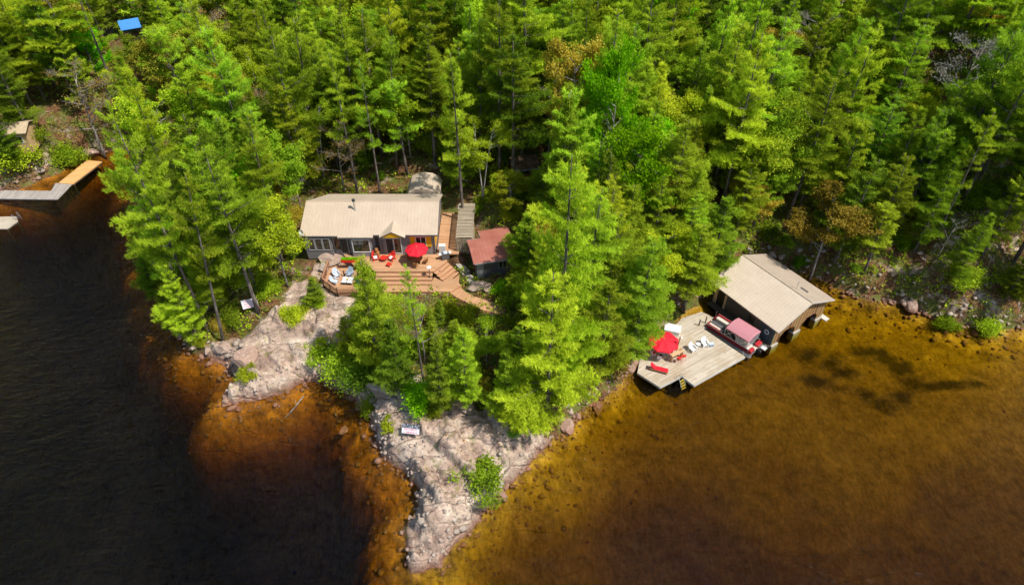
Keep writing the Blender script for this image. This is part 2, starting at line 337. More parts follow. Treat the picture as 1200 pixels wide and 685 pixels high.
# ------------------------------------------------------------------ mesh builder
class MB:
    def __init__(s): s.v = []; s.f = []; s.m = []; s.mi = 0
    def add(s, vs, fs):
        o = len(s.v); s.v += [tuple(v) for v in vs]; s.f += [tuple(i + o for i in f) for f in fs]; s.m += [s.mi] * len(fs); return s
    def box(s, x, y, z, sx, sy, sz, rz=0, rx=0, ry=0):
        M = Matrix.Translation((x, y, z)) @ Matrix.Rotation(rz, 4, 'Z') @ Matrix.Rotation(ry, 4, 'Y') @ Matrix.Rotation(rx, 4, 'X')
        vs = [M @ Vector((a * sx / 2, b * sy / 2, c * sz / 2)) for c in (-1, 1) for a, b in ((-1, -1), (1, -1), (1, 1), (-1, 1))]
        return s.add(vs, [(3, 2, 1, 0), (4, 5, 6, 7), (0, 1, 5, 4), (1, 2, 6, 5), (2, 3, 7, 6), (3, 0, 4, 7)])
    def prism(s, pts, z0, z1):
        """pts counterclockwise seen from above; z0 / z1 numbers or per-point lists"""
        n = len(pts); a = z0 if hasattr(z0, '__len__') else [z0] * n; b = z1 if hasattr(z1, '__len__') else [z1] * n
        ar = sum(pts[i][0] * pts[(i + 1) % n][1] - pts[(i + 1) % n][0] * pts[i][1] for i in range(n))
        if ar < 0: pts = pts[::-1]; a = a[::-1]; b = b[::-1]
        vs = [(p[0], p[1], q) for p, q in zip(pts, a)] + [(p[0], p[1], q) for p, q in zip(pts, b)]
        return s.add(vs, [tuple(range(n))[::-1], tuple(range(n, 2 * n))] + [(i, (i + 1) % n, n + (i + 1) % n, n + i) for i in range(n)])
    def wall(s, pts, y0, y1):
        """polygon in the xz plane given counterclockwise seen from -y, thick from y0 (front) to y1"""
        n = len(pts); vs = [(p[0], y0, p[1]) for p in pts] + [(p[0], y1, p[1]) for p in pts]
        return s.add(vs, [tuple(range(n)), tuple(range(n, 2 * n))[::-1]] + [((i + 1) % n, i, n + i, n + (i + 1) % n) for i in range(n)])
    def tube(s, pts, rad, n=6, cap=True):
        pts = [Vector(p) for p in pts]; m = len(pts); rad = rad if hasattr(rad, '__len__') else [rad] * m
        vs = []; pu = None
        for i, p in enumerate(pts):
            d = (pts[min(i + 1, m - 1)] - pts[max(i - 1, 0)])
            d = d.normalized() if d.length > 1e-9 else Vector((0, 0, 1))
            if pu is None: pu = d.orthogonal().normalized()
            u = pu - d * pu.dot(d); u = u.normalized() if u.length > 1e-6 else d.orthogonal().normalized(); pu = u; w = d.cross(u)
            for k in range(n):
                a = 2 * math.pi * k / n; vs.append(p + (u * math.cos(a) + w * math.sin(a)) * rad[i])
        fs = [(i * n + k, i * n + (k + 1) % n, (i + 1) * n + (k + 1) % n, (i + 1) * n + k) for i in range(m - 1) for k in range(n)]
        if cap: fs += [tuple(range(n))[::-1], tuple(range((m - 1) * n, m * n))]
        return s.add(vs, fs)
    def lathe(s, prof, n=16, c=(0, 0, 0)):
        vs = [(c[0] + r * math.cos(2 * math.pi * k / n), c[1] + r * math.sin(2 * math.pi * k / n), c[2] + z) for r, z in prof for k in range(n)]
        m = len(prof)
        fs = [(i * n + k, i * n + (k + 1) % n, (i + 1) * n + (k + 1) % n, (i + 1) * n + k) for i in range(m - 1) for k in range(n)]
        fs += [tuple(range(n))[::-1], tuple(range((m - 1) * n, m * n))]
        return s.add(vs, fs)
    def build(s, name, mat, parent=None, smooth=False, bevel=0, loc=None, rz=0):
        me = bpy.data.meshes.new(name); me.from_pydata(s.v, [], s.f); me.update()
        mats = mat if isinstance(mat, (list, tuple)) else [mat]
        for m_ in mats: me.materials.append(m_)
        if len(mats) > 1: me.polygons.foreach_set('material_index', s.m)
        if smooth:
            me.polygons.foreach_set('use_smooth', [True] * len(me.polygons))
        o = bpy.data.objects.new(name, me); col.objects.link(o)
        if parent is not None: o.parent = parent
        if loc is not None: o.location = loc
        o.rotation_euler.z = rz
        if bevel:
            b = o.modifiers.new('bevel', 'BEVEL'); b.width = bevel; b.segments = 2; b.limit_method = 'ANGLE'
        if smooth: pass
        return o
    def pieces(s, name, mat, parent=None, bevel=0):
        """every separate piece becomes a part of its own"""
        n = len(s.v); grp = list(range(n))
        def root(i):
            while grp[i] != i: grp[i] = grp[grp[i]]; i = grp[i]
            return i
        for f in s.f:
            for i in f[1:]: grp[root(i)] = root(f[0])
        sets = {}
        for f in s.f: sets.setdefault(root(f[0]), []).append(f)
        for fs in sets.values():
            ids = sorted({i for f in fs for i in f}); mp = {a: b for b, a in enumerate(ids)}
            q = MB(); q.add([s.v[i] for i in ids], [tuple(mp[i] for i in f) for f in fs]); q.build(name, mat, parent, bevel=bevel)
def tag(o, label=None, cat=None, group=None, kind=None):
    if label: o['label'] = label
    if cat: o['category'] = cat
    if group: o['group'] = group
    if kind: o['kind'] = kind
    return o
def thing(name, label, cat, loc=(0, 0, 0), rz=0, group=None):
    o = bpy.data.objects.new(name, None); col.objects.link(o); o.location = loc; o.rotation_euler = (0, 0, rz); o.empty_display_size = .3
    return tag(o, label, cat, group)
def kids(o): return [c for c in col.objects if c.parent == o]
_kidcache = {}
def dup(root, loc, rz=0, scale=None, label=None, group=None, mats=None):
    if root.name not in _kidcache: _kidcache[root.name] = [(c, kids(c)) for c in kids(root)]
    r = root.copy(); col.objects.link(r); r.location = loc; r.rotation_euler = (0, 0, rz)
    if scale: r.scale = scale
    if label: r['label'] = label
    if group: r['group'] = group
    for ch, gs in _kidcache[root.name]:
        c = ch.copy(); col.objects.link(c); c.parent = r
        if mats and ch.name.split('.')[0] in mats:
            c.material_slots[0].link = 'OBJECT'; c.material_slots[0].material = mats[ch.name.split('.')[0]]
        for g_ in gs:
            d = g_.copy(); col.objects.link(d); d.parent = c
    return r

# ------------------------------------------------------------------ foliage
def mat_leaf(name, dark, mid, light, warm=None, trans=.35):
    t = NT(name)
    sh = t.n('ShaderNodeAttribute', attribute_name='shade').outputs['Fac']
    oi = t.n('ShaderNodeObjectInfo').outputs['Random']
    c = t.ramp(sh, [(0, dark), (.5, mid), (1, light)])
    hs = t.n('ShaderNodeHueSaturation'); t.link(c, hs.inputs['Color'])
    t.link(t.math('ADD', .482, t.math('MULTIPLY', oi, .036)), hs.inputs['Hue'])
    t.link(t.math('ADD', .62, t.math('MULTIPLY', t.math('FRACT', t.math('MULTIPLY', oi, 7.3)), .62)), hs.inputs['Value'])
    hs.inputs['Saturation'].default_value = 1.0
    df = t.n('ShaderNodeBsdfDiffuse'); t.link(hs.outputs[0], df.inputs[0])
    tl = t.n('ShaderNodeBsdfTranslucent'); t.link(t.mix(1.0, hs.outputs[0], (1.0, 1.0, .45), 'MULTIPLY'), tl.inputs[0])
    mx = t.n('ShaderNodeMixShader'); mx.inputs[0].default_value = trans; t.link(df.outputs[0], mx.inputs[1]); t.link(tl.outputs[0], mx.inputs[2])
    return t.out(mx.outputs[0])
def mat_bark(name, a, b, sc=3):
    t = NT(name); p = t.pos((1, 1, .25), obj=True)
    df = t.n('ShaderNodeBsdfDiffuse'); t.link(t.ramp(t.noise(p, sc, 3, .7), [(.35, a), (.65, b)]), df.inputs[0]); return t.out(df.outputs[0])
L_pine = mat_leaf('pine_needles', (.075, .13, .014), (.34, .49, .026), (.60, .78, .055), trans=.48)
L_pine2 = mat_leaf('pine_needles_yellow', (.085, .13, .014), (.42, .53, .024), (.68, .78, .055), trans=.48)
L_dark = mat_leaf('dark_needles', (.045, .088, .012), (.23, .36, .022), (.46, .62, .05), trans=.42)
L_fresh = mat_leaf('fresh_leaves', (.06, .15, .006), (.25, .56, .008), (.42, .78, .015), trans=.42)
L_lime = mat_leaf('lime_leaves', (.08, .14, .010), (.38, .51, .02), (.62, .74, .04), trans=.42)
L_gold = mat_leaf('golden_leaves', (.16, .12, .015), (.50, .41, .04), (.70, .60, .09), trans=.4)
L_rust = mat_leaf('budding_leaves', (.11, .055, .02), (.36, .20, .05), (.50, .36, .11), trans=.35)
L_grey = mat_leaf('pale_blossom', (.14, .14, .11), (.36, .36, .31), (.55, .55, .48), trans=.2)
BK_pine = mat_bark('pine_bark', (.07, .055, .045), (.26, .22, .19))
BK_birch = mat_bark('birch_bark', (.22, .20, .18), (.55, .52, .48), 2)
BK_grey = mat_bark('grey_bark', (.16, .14, .12), (.42, .38, .34))

def leafmesh(name, P, D, W, Lh, shade, mat, quad=False):
    """P centre-roots (n,3), D unit directions, W unit width directions, Lh (n,2) length and half width"""
    n = len(P); L = Lh[:, :1]; h = Lh[:, 1:2]
    if quad:
        V = np.stack([P, P + D * L * .5 + W * h, P + D * L, P + D * L * .5 - W * h], 1); k = 4
    else:
        V = np.stack([P - W * h, P + W * h, P + D * L], 1); k = 3
    V = V.reshape(-1, 3).astype('f4'); me = bpy.data.meshes.new(name)
    me.vertices.add(len(V)); me.vertices.foreach_set('co', V.ravel())
    me.loops.add(len(V)); me.loops.foreach_set('vertex_index', np.arange(len(V), dtype='i4'))
    me.polygons.add(n); me.polygons.foreach_set('loop_start', np.arange(0, len(V), k, dtype='i4'))
    me.update(calc_edges=True)
    a = me.attributes.new('shade', 'FLOAT', 'POINT'); a.data.foreach_set('value', np.repeat(shade, k).astype('f4'))
    me.materials.append(mat); return me
def unit(a): return a / (np.linalg.norm(a, axis=1, keepdims=True) + 1e-9)

def conifer(seed, h, r, cb, leaf, bark, step=.62, per=4, up=(.0, .55), plate=.34, tuft=(.40, .04), nt=13, gap=.2, sub=.46, lean=.02, prof=.75, trunk_r=None, upward=.25, name='pine_tree'):
    rn = random.Random(seed); rs = np.random.RandomState(seed)
    tr = trunk_r or h * .012 + .03
    lx, ly = rn.uniform(-lean, lean) * h, rn.uniform(-lean, lean) * h
    tp = lambda z: Vector((lx * (z / h) ** 1.6, ly * (z / h) ** 1.6, z))
    wood = MB(); wood.tube([tp(h * k / 9) - (Vector((0, 0, .6)) if k == 0 else Vector()) for k in range(10)], [tr * (1 - .93 * k / 9) + .012 for k in range(10)], 7)
    azm = [rn.uniform(.65, 1.2) for _ in range(8)]
    T, TD, TS = [], [], []
    z = cb * h
    # dead stubs under the crown
    for k in range(int(5 + h * .5)):
        zz = rn.uniform(cb * .45, cb * 1.15) * h; a = rn.uniform(0, 6.28); l = rn.uniform(.5, r * .55)
        wood.tube([tp(zz), tp(zz) + Vector((math.cos(a) * l, math.sin(a) * l, rn.uniform(-.1, .25) * l))], [.03, .008], 3, False)
    while z < h * .985:
        t = (z - cb * h) / (h - cb * h)
        pr = (1 - t) ** prof * min(1, .55 + 1.8 * t) + .05
        k0 = rn.uniform(0, 6.28)
        npb = max(2, per - (1 if t > .85 else 0))
        boost = 1.15 if rn.random() < .3 else rn.uniform(.72, 1.05)
        for k in range(npb):
            if rn.random() < gap: continue
            a = k0 + 6.283 * k / npb + rn.uniform(-.35, .35)
            L = r * pr * boost * rn.uniform(.6, 1.3) * azm[int(a / 6.2832 * 8) % 8]
            if L < .25: L = .25
            el = up[0] + (up[1] - up[0]) * t + rn.uniform(-.12, .12)
            o = tp(z + rn.uniform(-.2, .2)); ca, sa = math.cos(a), math.sin(a)
            def bp(s):
                d = L * s; return o + Vector((ca * d * math.cos(el), sa * d * math.cos(el), math.sin(el) * d + upward * L * s * s * .5 - .04 * L * s))
            if L > .8: wood.tube([bp(0), bp(.5), bp(1)], [max(.012, .017 * L), max(.009, .011 * L), .006], 3, False)
            ns = max(2, int(L / .34)); bs = rn.uniform(-.12, .12)
            for i in range(ns + 1):
                s = .16 + .84 * i / ns if L > 1.2 else .05 + .95 * i / ns
                p = bp(s)
                sl = sub * L * (.25 + .75 * math.sin(min(1, s * 1.15) * 2.6)) * (.6 if s > .85 else 1)
                for sg in (-1, 1):
                    sa2 = a + sg * rn.uniform(.75, 1.15); l2 = max(.2, sl * rn.uniform(.6, 1.15)); m = max(1, int(l2 / .34))
                    cx, sx = math.cos(sa2), math.sin(sa2); rise = rn.uniform(-.05, .22)
                    for j in range(m):
                        q = (j + .6) / m * l2
                        T.append((p.x + cx * q + rn.uniform(-.08, .08), p.y + sx * q + rn.uniform(-.08, .08), p.z + rise * q + rn.uniform(-.06, .08)))
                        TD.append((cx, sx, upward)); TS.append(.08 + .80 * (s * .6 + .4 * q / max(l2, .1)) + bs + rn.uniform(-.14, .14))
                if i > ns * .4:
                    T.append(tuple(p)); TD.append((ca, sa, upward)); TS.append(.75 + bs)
        z += step * rn.uniform(.75, 1.3) * (1 if t < .8 else .7)
    T = np.array(T); TD = np.array(TD); TS = np.array(TS); n = len(T)
    P = np.repeat(T, nt, 0) + rs.normal(0, .10, (n * nt, 3)) * (1, 1, .7)
    D = unit(np.repeat(TD, nt, 0) * .75 + rs.normal(0, .55, (n * nt, 3)) + (0, 0, .18))
    upv = unit(np.array([[.12, -.10, 1.]]) + rs.normal(0, plate, (n * nt, 3)))
    W = unit(np.cross(D, upv))
    Lh = np.stack([tuft[0] * rs.uniform(.6, 1.2, n * nt), tuft[1] * rs.uniform(.6, 1.2, n * nt)], 1)
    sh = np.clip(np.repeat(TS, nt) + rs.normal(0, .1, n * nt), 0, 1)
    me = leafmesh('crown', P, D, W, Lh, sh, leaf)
    root = thing(name, 'x', 'tree')
    wood.build('trunk', bark, root, smooth=True)
    c = bpy.data.objects.new('crown', me); col.objects.link(c); c.parent = root
    root['_h'] = h; root['_r'] = r; root['_cb'] = cb
    return root

def broadleaf(seed, h, r, leaf, bark, cb=.35, nl=9, clump=.75, leaves=70, lsize=.26, name='maple_tree', bare=False, trunks=1, twig=True):
    rn = random.Random(seed); rs = np.random.RandomState(seed); wood = MB(); C = []
    for tk in range(trunks):
        la = rn.uniform(0, 6.28); lk = rn.uniform(.02, .06) * h + (0.10 * h if trunks > 1 else 0)
        tp = lambda z: Vector((math.cos(la) * lk * (z / h) ** 1.3, math.sin(la) * lk * (z / h) ** 1.3, z))
        tr = (h * .011 + .03) / trunks ** .4
        wood.tube([tp(h * .9 * k / 7) - (Vector((0, 0, .5)) if k == 0 else Vector()) for k in range(8)], [tr * (1 - .9 * k / 7) + .01 for k in range(8)], 6)
        for i in range(nl):
            z = h * (cb + (.92 - cb) * (i + rn.random()) / nl); t = (z / h - cb) / (1 - cb); a = rn.uniform(0, 6.28)
            L = r * (1.05 * math.sin(min(1, .35 + t * .75) * 2.7) + .2) * rn.uniform(.7, 1.1); el = rn.uniform(.35, .95)
            p0 = tp(z); q = [p0]
            for s in (.35, .7, 1): q.append(p0 + Vector((math.cos(a + .2 * s) * L * s, math.sin(a + .2 * s) * L * s, math.sin(el) * L * s * .9)))
            wood.tube(q, [.05 + .01 * L, .035, .02, .008], 4, False); 
            for j in range(6 if not bare else 9):
                s = rn.uniform(.3, 1); b = q[0].lerp(q[3], s); a2 = a + rn.uniform(-1.3, 1.3); l2 = L * rn.uniform(.25, .5)
                e = b + Vector((math.cos(a2) * l2, math.sin(a2) * l2, l2 * rn.uniform(.2, 1.1)))
                wood.tube([b, e], [.018, .006], 3, False)
                C.append(e); C.append(b.lerp(e, .5))
                if bare or twig:
                    for _ in range(5 if bare else 2):
                        f = b.lerp(e, rn.uniform(.3, 1)); l3 = rn.uniform(.3, .8)
                        wood.tube([f, f + Vector((rn.uniform(-1, 1) * l3, rn.uniform(-1, 1) * l3, rn.uniform(.1, 1) * l3))], [.011, .004], 3, False)
            C.append(q[3])
        C.append(tp(h * .9) + Vector((0, 0, .3)))
    root = thing(name, 'x', 'tree'); wood.build('trunk', bark, root, smooth=True)
    C = np.array([tuple(c) for c in C]); n = len(C); k = leaves
    cs = rs.uniform(.3, .85, n); sz = rs.uniform(.55, 1.25, n)
    if k:
        P = np.repeat(C, k, 0) + rs.normal(0, 1, (n * k, 3)) * clump * .5 * np.repeat(sz, k)[:, None] * (1, 1, .62)
        D = unit(rs.normal(0, 1, (n * k, 3)) + (0, 0, -.1)); W = unit(np.cross(D, unit(np.array([[0, 0, 1.]]) + rs.normal(0, .8, (n * k, 3)))))
        Lh = np.stack([lsize * rs.uniform(.6, 1.25, n * k), lsize * .36 * rs.uniform(.7, 1.2, n * k)], 1)
        me = leafmesh('crown', P, D, W, Lh, np.clip(np.repeat(cs, k) + rs.normal(0, .13, n * k), 0, 1), leaf, True)
        c = bpy.data.objects.new('crown', me); col.objects.link(c); c.parent = root
    root['_h'] = h; root['_r'] = r; root['_cb'] = cb
    return root
def shrub(seed, h, r, leaf, bark, n=48, leaves=75, lsize=.2, name='shrub'):
    rn = random.Random(seed); rs = np.random.RandomState(seed); wood = MB(); C = []
    for i in range(n):
        a = rn.uniform(0, 6.28); q = r * math.sqrt(rn.random()); z = h * (.25 + .65 * rn.random() * (1 - .5 * (q / r) ** 2))
        e = Vector((math.cos(a) * q, math.sin(a) * q, z)); C.append(tuple(e)); 
        wood.tube([Vector((rn.uniform(-.1, .1), rn.uniform(-.1, .1), -.25)), e * .55 + Vector((0, 0, .1 * h)), e], [.03, .018, .006], 3, False)
    C = [(x * (1 + .5 * math.sin(3 * math.atan2(y, x) + seed)), y * (1 + .5 * math.sin(3 * math.atan2(y, x) + seed)), z * rn.uniform(.5, 1.2)) for x, y, z in C]
    root = thing(name, 'x', 'shrub'); wood.build('stem', bark, root)
    C = np.array(C); k = leaves; cs = rs.uniform(.25, .85, n)
    P = np.repeat(C, k, 0) + rs.normal(0, 1, (n * k, 3)) * .15 * (r + h) * .6
    P[:, 2] = np.maximum(P[:, 2], .02)
    D = unit(rs.normal(0, 1, (n * k, 3)) + (0, 0, .3)); W = unit(np.cross(D, unit(np.array([[0, 0, 1.]]) + rs.normal(0, .7, (n * k, 3)))))
    Lh = np.stack([lsize * rs.uniform(.6, 1.25, n * k), lsize * .36 * rs.uniform(.7, 1.2, n * k)], 1)
    me = leafmesh('foliage', P, D, W, Lh, np.clip(np.repeat(cs, k) + rs.normal(0, .13, n * k), 0, 1), leaf, True)
    c = bpy.data.objects.new('foliage', me); col.objects.link(c); c.parent = root
    root['_h'] = h; root['_r'] = r; root['_cb'] = 0
    return root

PR = {}
PR['pineA'] = conifer(1, 20, 4.6, .28, L_pine, BK_pine, step=.95, per=5, gap=.22)
PR['pineB'] = conifer(2, 17, 4.0, .22, L_pine, BK_pine, step=.85, per=5, gap=.25)
PR['pineC'] = conifer(3, 22, 5.0, .38, L_pine, BK_pine, step=1.05, per=5, gap=.3)
PR['pineD'] = conifer(4, 13, 3.3, .12, L_pine, BK_pine, step=.7, per=5, gap=.18)
PR['pineE'] = conifer(5, 19, 3.6, .45, L_pine, BK_pine, step=.95, per=4, gap=.38, lean=.05, name='open_pine')  # same pine with a sparse crown and bare trunk, not another species
PR['pineF'] = conifer(31, 18, 4.6, .2, L_pine, BK_pine, step=1.15, per=5, gap=.2, sub=.55, plate=.26, upward=.32)
PR['pineH'] = conifer(33, 20, 5.0, .10, L_pine2, BK_pine, step=1.5, per=6, gap=.14, sub=.5, plate=.2, upward=.36, nt=17)
PR['pineG'] = conifer(32, 15, 3.0, .35, L_pine, BK_pine, step=.8, per=4, gap=.45, lean=.07, prof=.45, name='open_pine')
PR['hemA'] = conifer(6, 17, 2.9, .14, L_dark, BK_pine, step=.5, per=5, gap=.12, up=(-.15, .3), upward=-.05, tuft=(.32, .05), nt=8, prof=.95, name='spruce_tree')
PR['hemB'] = conifer(7, 13, 2.3, .10, L_dark, BK_pine, step=.45, per=5, gap=.1, up=(-.1, .3), upward=-.02, tuft=(.30, .05), nt=8, prof=1.0, name='spruce_tree')
PR['sap'] = conifer(8, 6, 1.9, .05, L_pine2, BK_pine, step=.38, per=5, gap=.1, tuft=(.34, .06), nt=6, name='young_pine')
PR['cedar'] = conifer(9, 9, 1.6, .06, L_lime, BK_grey, step=.36, per=5, gap=.12, up=(.15, .7), upward=.35, tuft=(.28, .06), nt=5, prof=.8, name='cedar_tree')
PR['mapA'] = broadleaf(11, 14, 3.6, L_lime, BK_grey, nl=19, leaves=80)
PR['mapB'] = broadleaf(12, 11, 2.9, L_fresh, BK_grey, nl=17, leaves=80)
PR['birch'] = broadleaf(13, 15, 2.6, L_lime, BK_birch, cb=.45, nl=11, leaves=55, lsize=.2, name='birch_tree', trunks=2)
PR['bare'] = broadleaf(14, 12, 3.0, L_rust, BK_grey, cb=.3, nl=12, leaves=7, lsize=.2, name='budding_tree', bare=True)
PR['dead'] = broadleaf(15, 11, 2.4, L_grey, BK_grey, cb=.3, nl=10, leaves=0, name='bare_tree', bare=True)
PR['shA'] = shrub(21, 1.5, 1.3, L_lime, BK_grey)
PR['shB'] = shrub(22, 1.1, 1.6, L_pine2, BK_grey)
PR['shC'] = shrub(23, 2.3, 1.5, L_fresh, BK_grey, n=60)
PR['shD'] = shrub(24, .7, .8, L_lime, BK_grey, n=22, leaves=60, lsize=.14)
# ------------------------------------------------------------------ materials of built things
def mat_paint(name, c, rough=.5, var=.12, spec=.35, sc=3, bump=0):
    t = NT(name); p = t.pos(obj=True); n = t.noise(p, sc, 4, .65)
    cc = t.mix(t.ramp(n, [(.35, 0), (.7, 1)]), tuple(v * (1 - var) for v in c), tuple(min(1, v * (1 + var)) for v in c))
    return t.out(t.bsdf(cc, rough, spec=spec, bump=n if bump else None, bstr=bump, bdist=.01))
def mat_metal(name, c, rough=.35): 
    t = NT(name); return t.out(t.bsdf(c, rough, metal=.9))
def mat_boards(name, a, b, width=.14, ang=0, gap=.75, rough=.75, stain=None, crossw=3.6):
    """boards run along x after turning by ang"""
    t = NT(name); p = t.pos(obj=True, rot=(0, 0, -ang)); s = t.n('ShaderNodeSeparateXYZ'); t.link(p, s.inputs[0])
    v = t.math('DIVIDE', s.outputs[1], width); row = t.math('FLOOR', v); fr = t.math('FRACT', v)
    ux = t.math('ADD', t.math('DIVIDE', s.outputs[0], crossw), t.math('MULTIPLY', row, .37)); cx = t.math('FLOOR', ux)
    wn = t.n('ShaderNodeTexWhiteNoise', noise_dimensions='2D'); cb = t.n('ShaderNodeCombineXYZ'); t.link(row, cb.inputs[0]); t.link(cx, cb.inputs[1]); t.link(cb.outputs[0], wn.inputs['Vector'])
    st = t.pos((.35, 7, 1), (0, 0, -ang), obj=True)
    f = t.math('ADD', t.math('MULTIPLY', wn.outputs['Value'], .55), t.math('MULTIPLY', t.noise(st, 1.6, 4, .6), .55))
    c = t.ramp(f, [(.2, a), (.8, b)])
    if stain: c = t.mix(t.ramp(t.noise(t.pos(obj=True), .35, 4, .6), [(.45, 0), (.65, .7)]), c, stain)
    ed = t.math('LESS_THAN', fr, .09); c = t.mix(t.math('MULTIPLY', ed, gap), c, (.04, .03, .02))
    return t.out(t.bsdf(c, rough, spec=.2))
def mat_roof(name, a, b, rough=.55):
    t = NT(name); p = t.pos((1, 1, 1), obj=True); n = t.noise(p, .5, 5, .6); m = t.noise(t.pos((6, .4, 1), obj=True), 1.2, 3, .6)
    c = t.mix(t.ramp(n, [(.35, 0), (.7, 1)]), a, b); c = t.mix(t.ramp(m, [(.5, 0), (.75, .25)]), c, tuple(v * .72 for v in a)); c = t.mix(t.ramp(t.noise(p, 5, 5, .75), [(.60, 0), (.68, .6)]), c, tuple(v * .5 for v in a)); c = t.mix(t.ramp(t.noise(t.pos((2.2, .35, 1), obj=True), .8, 5, .7), [(.5, 0), (.75, .14)]), c, tuple(v * .7 for v in a))
    return t.out(t.bsdf(c, rough, spec=.3))
def mat_batten(name, cols, w=.3):
    t = NT(name); s = t.n('ShaderNodeSeparateXYZ'); t.link(t.pos(obj=True), s.inputs[0])
    v = t.math('DIVIDE', s.outputs[0], w); fr = t.math('FRACT', v); wn = t.n('ShaderNodeTexWhiteNoise', noise_dimensions='1D'); t.link(t.math('FLOOR', v), wn.inputs['W'])
    n = t.noise(t.pos((4, 4, .5), obj=True), 1.5, 4, .7)
    c = t.ramp(t.math('ADD', t.math('MULTIPLY', wn.outputs['Value'], .5), t.math('MULTIPLY', n, .5)), [(.25, cols[0]), (.5, cols[1]), (.75, cols[2])])
    c = t.mix(t.ramp(fr, [(.0, 1), (.28, 1), (.3, 0)], 'CONSTANT'), c, cols[3])
    return t.out(t.bsdf(c, .8, spec=.15))
def mat_glass(name='window_glass'):
    t = NT(name); n = t.noise(t.pos(obj=True), 1.4, 3, .6)
    return t.out(t.bsdf(t.ramp(n, [(.35, (.012, .012, .01)), (.6, (.045, .04, .025)), (.75, (.12, .07, .03))]), .06, spec=.8))
M = dict(
 roof=mat_roof('beige_metal_roof', (.52, .41, .305), (.58, .47, .355)), roofpale=mat_roof('lit_beige_metal_roof', (.62, .50, .38), (.68, .56, .43)), roofdim=mat_roof('shaded_beige_metal_roof', (.42, .34, .26), (.48, .39, .30)), redroof=mat_roof('red_metal_roof', (.36, .12, .085), (.46, .18, .13)),  # boathouse slopes: brighter left and dimmer right side painted into the roof colour
 siding=mat_boards('grey_siding', (.24, .22, .22), (.31, .28, .28), .16, gap=.35), trim=mat_paint('grey_trim', (.12, .115, .12)), lightgrey=mat_paint('pale_grey_frame', (.36, .35, .35)),
 white=mat_paint('white_paint', (.78, .78, .76), .4, .04), glass=mat_glass(), dark=mat_paint('dark_screen', (.03, .032, .035)), yellow=mat_paint('yellow_paint', (.85, .42, .01), .5, .06),
 orangewood=mat_boards('orange_boards', (.52, .25, .10), (.68, .36, .17), .18, ang=R(90)),
 deck=mat_boards('cedar_deck_boards', (.42, .22, .11), (.60, .345, .185), .14, gap=.5, stain=(.40, .24, .13)), deckd=mat_boards('walkway_boards', (.42, .22, .11), (.58, .33, .175), .14, ang=R(62), gap=.5),
 rail=mat_paint('stained_rail', (.26, .11, .055), .7), railtop=mat_paint('stained_cap', (.42, .21, .12), .7), weathered=mat_boards('weathered_boards', (.27, .21, .14), (.46, .38, .27), .16, gap=.8),
 dock=mat_boards('sun_bleached_boards', (.38, .32, .24), (.58, .50, .39), .15, ang=R(33), gap=.35, stain=(.40, .29, .18)), dockedge=mat_paint('pale_dock_edge', (.62, .57, .49), .7), pile=mat_paint('dark_timber', (.07, .055, .045), .9),
 red=mat_paint('red_fabric', (.74, .012, .03), .75, .08), redplastic=mat_paint('red_plastic', (.72, .035, .02), .45, .06), redwhite=mat_paint('red_and_white_cushion', (.78, .60, .58), .7),
 greywall=mat_boards('slate_blue_boards', (.06, .075, .08), (.10, .115, .12), .2, gap=.5), sidewall=mat_boards('dark_brown_boards', (.085, .07, .055), (.15, .12, .09), .2, ang=R(90), gap=.5), batten=mat_batten('board_and_batten', ((.16, .07, .035), (.34, .15, .06), (.30, .20, .08), (.55, .43, .2)), .56),
 foot=mat_paint('weathered_footing', (.46, .42, .35), .85, .2), interior=mat_paint('unlit_interior', (.012, .011, .01)), chrome=mat_metal('aluminium', (.72, .72, .72), .4), steel=mat_paint('steel_pipe', (.32, .31, .3), .4),
 canopy=mat_paint('faded_burgundy_canvas', (.50, .21, .235), .85, .05), boatred=mat_paint('red_gelcoat', (.46, .03, .035), .3, .05), maroon=mat_paint('maroon_panel', (.22, .02, .03), .4), carpet=mat_paint('grey_carpet', (.10, .10, .10), .95),
 vinyl=mat_paint('cream_vinyl', (.68, .60, .50), .5), tan=mat_paint('tan_vinyl', (.52, .40, .26), .5), clear=None, black=mat_paint('black_plastic', (.015, .015, .016), .35), blue=mat_paint('blue_canvas', (.02, .06, .22), .7), bluegrey=mat_paint('grey_blue_plastic', (.30, .38, .46), .6),
 slate=mat_paint('pale_blue_grey_plastic', (.55, .61, .68), .5), wood=mat_paint('warm_wood', (.40, .20, .08), .7, .2), palewood=mat_paint('pale_wood', (.58, .38, .20), .7, .15), carved=mat_paint('carved_log', (.36, .15, .05), .7, .3), soil=mat_paint('soil', (.05, .035, .025), .95, .3),
 canvaswhite=mat_paint('white_cover', (.74, .73, .70), .7, .08, bump=.5), orangedeck=mat_boards('new_orange_boards', (.62, .33, .12), (.75, .43, .17), .18, ang=R(20), gap=.3), greydock=mat_boards('grey_dock_boards', (.30, .26, .23), (.46, .41, .36), .2, ang=R(90), gap=.5),
 bluepaint=mat_paint('blue_tarpaulin', (.02, .22, .62), .5), stone=mat_paint('stone_step', (.42, .37, .30), .9, .25, sc=2), yellowp=mat_paint('yellow_ladder', (.42, .30, .04), .5), olive=mat_paint('weathered_hatch', (.10, .09, .08)))
def _clear():
    t = NT('clear_vinyl'); a = t.n('ShaderNodeBsdfTransparent'); b = t.n('ShaderNodeBsdfPrincipled'); b.inputs['Base Color'].default_value = (.45, .45, .44, 1); b.inputs['Roughness'].default_value = .15
    m = t.n('ShaderNodeMixShader'); m.inputs[0].default_value = .38; t.link(a.outputs[0], m.inputs[1]); t.link(b.outputs[0], m.inputs[2]); return t.out(m.outputs[0])
M['clear'] = _clear()

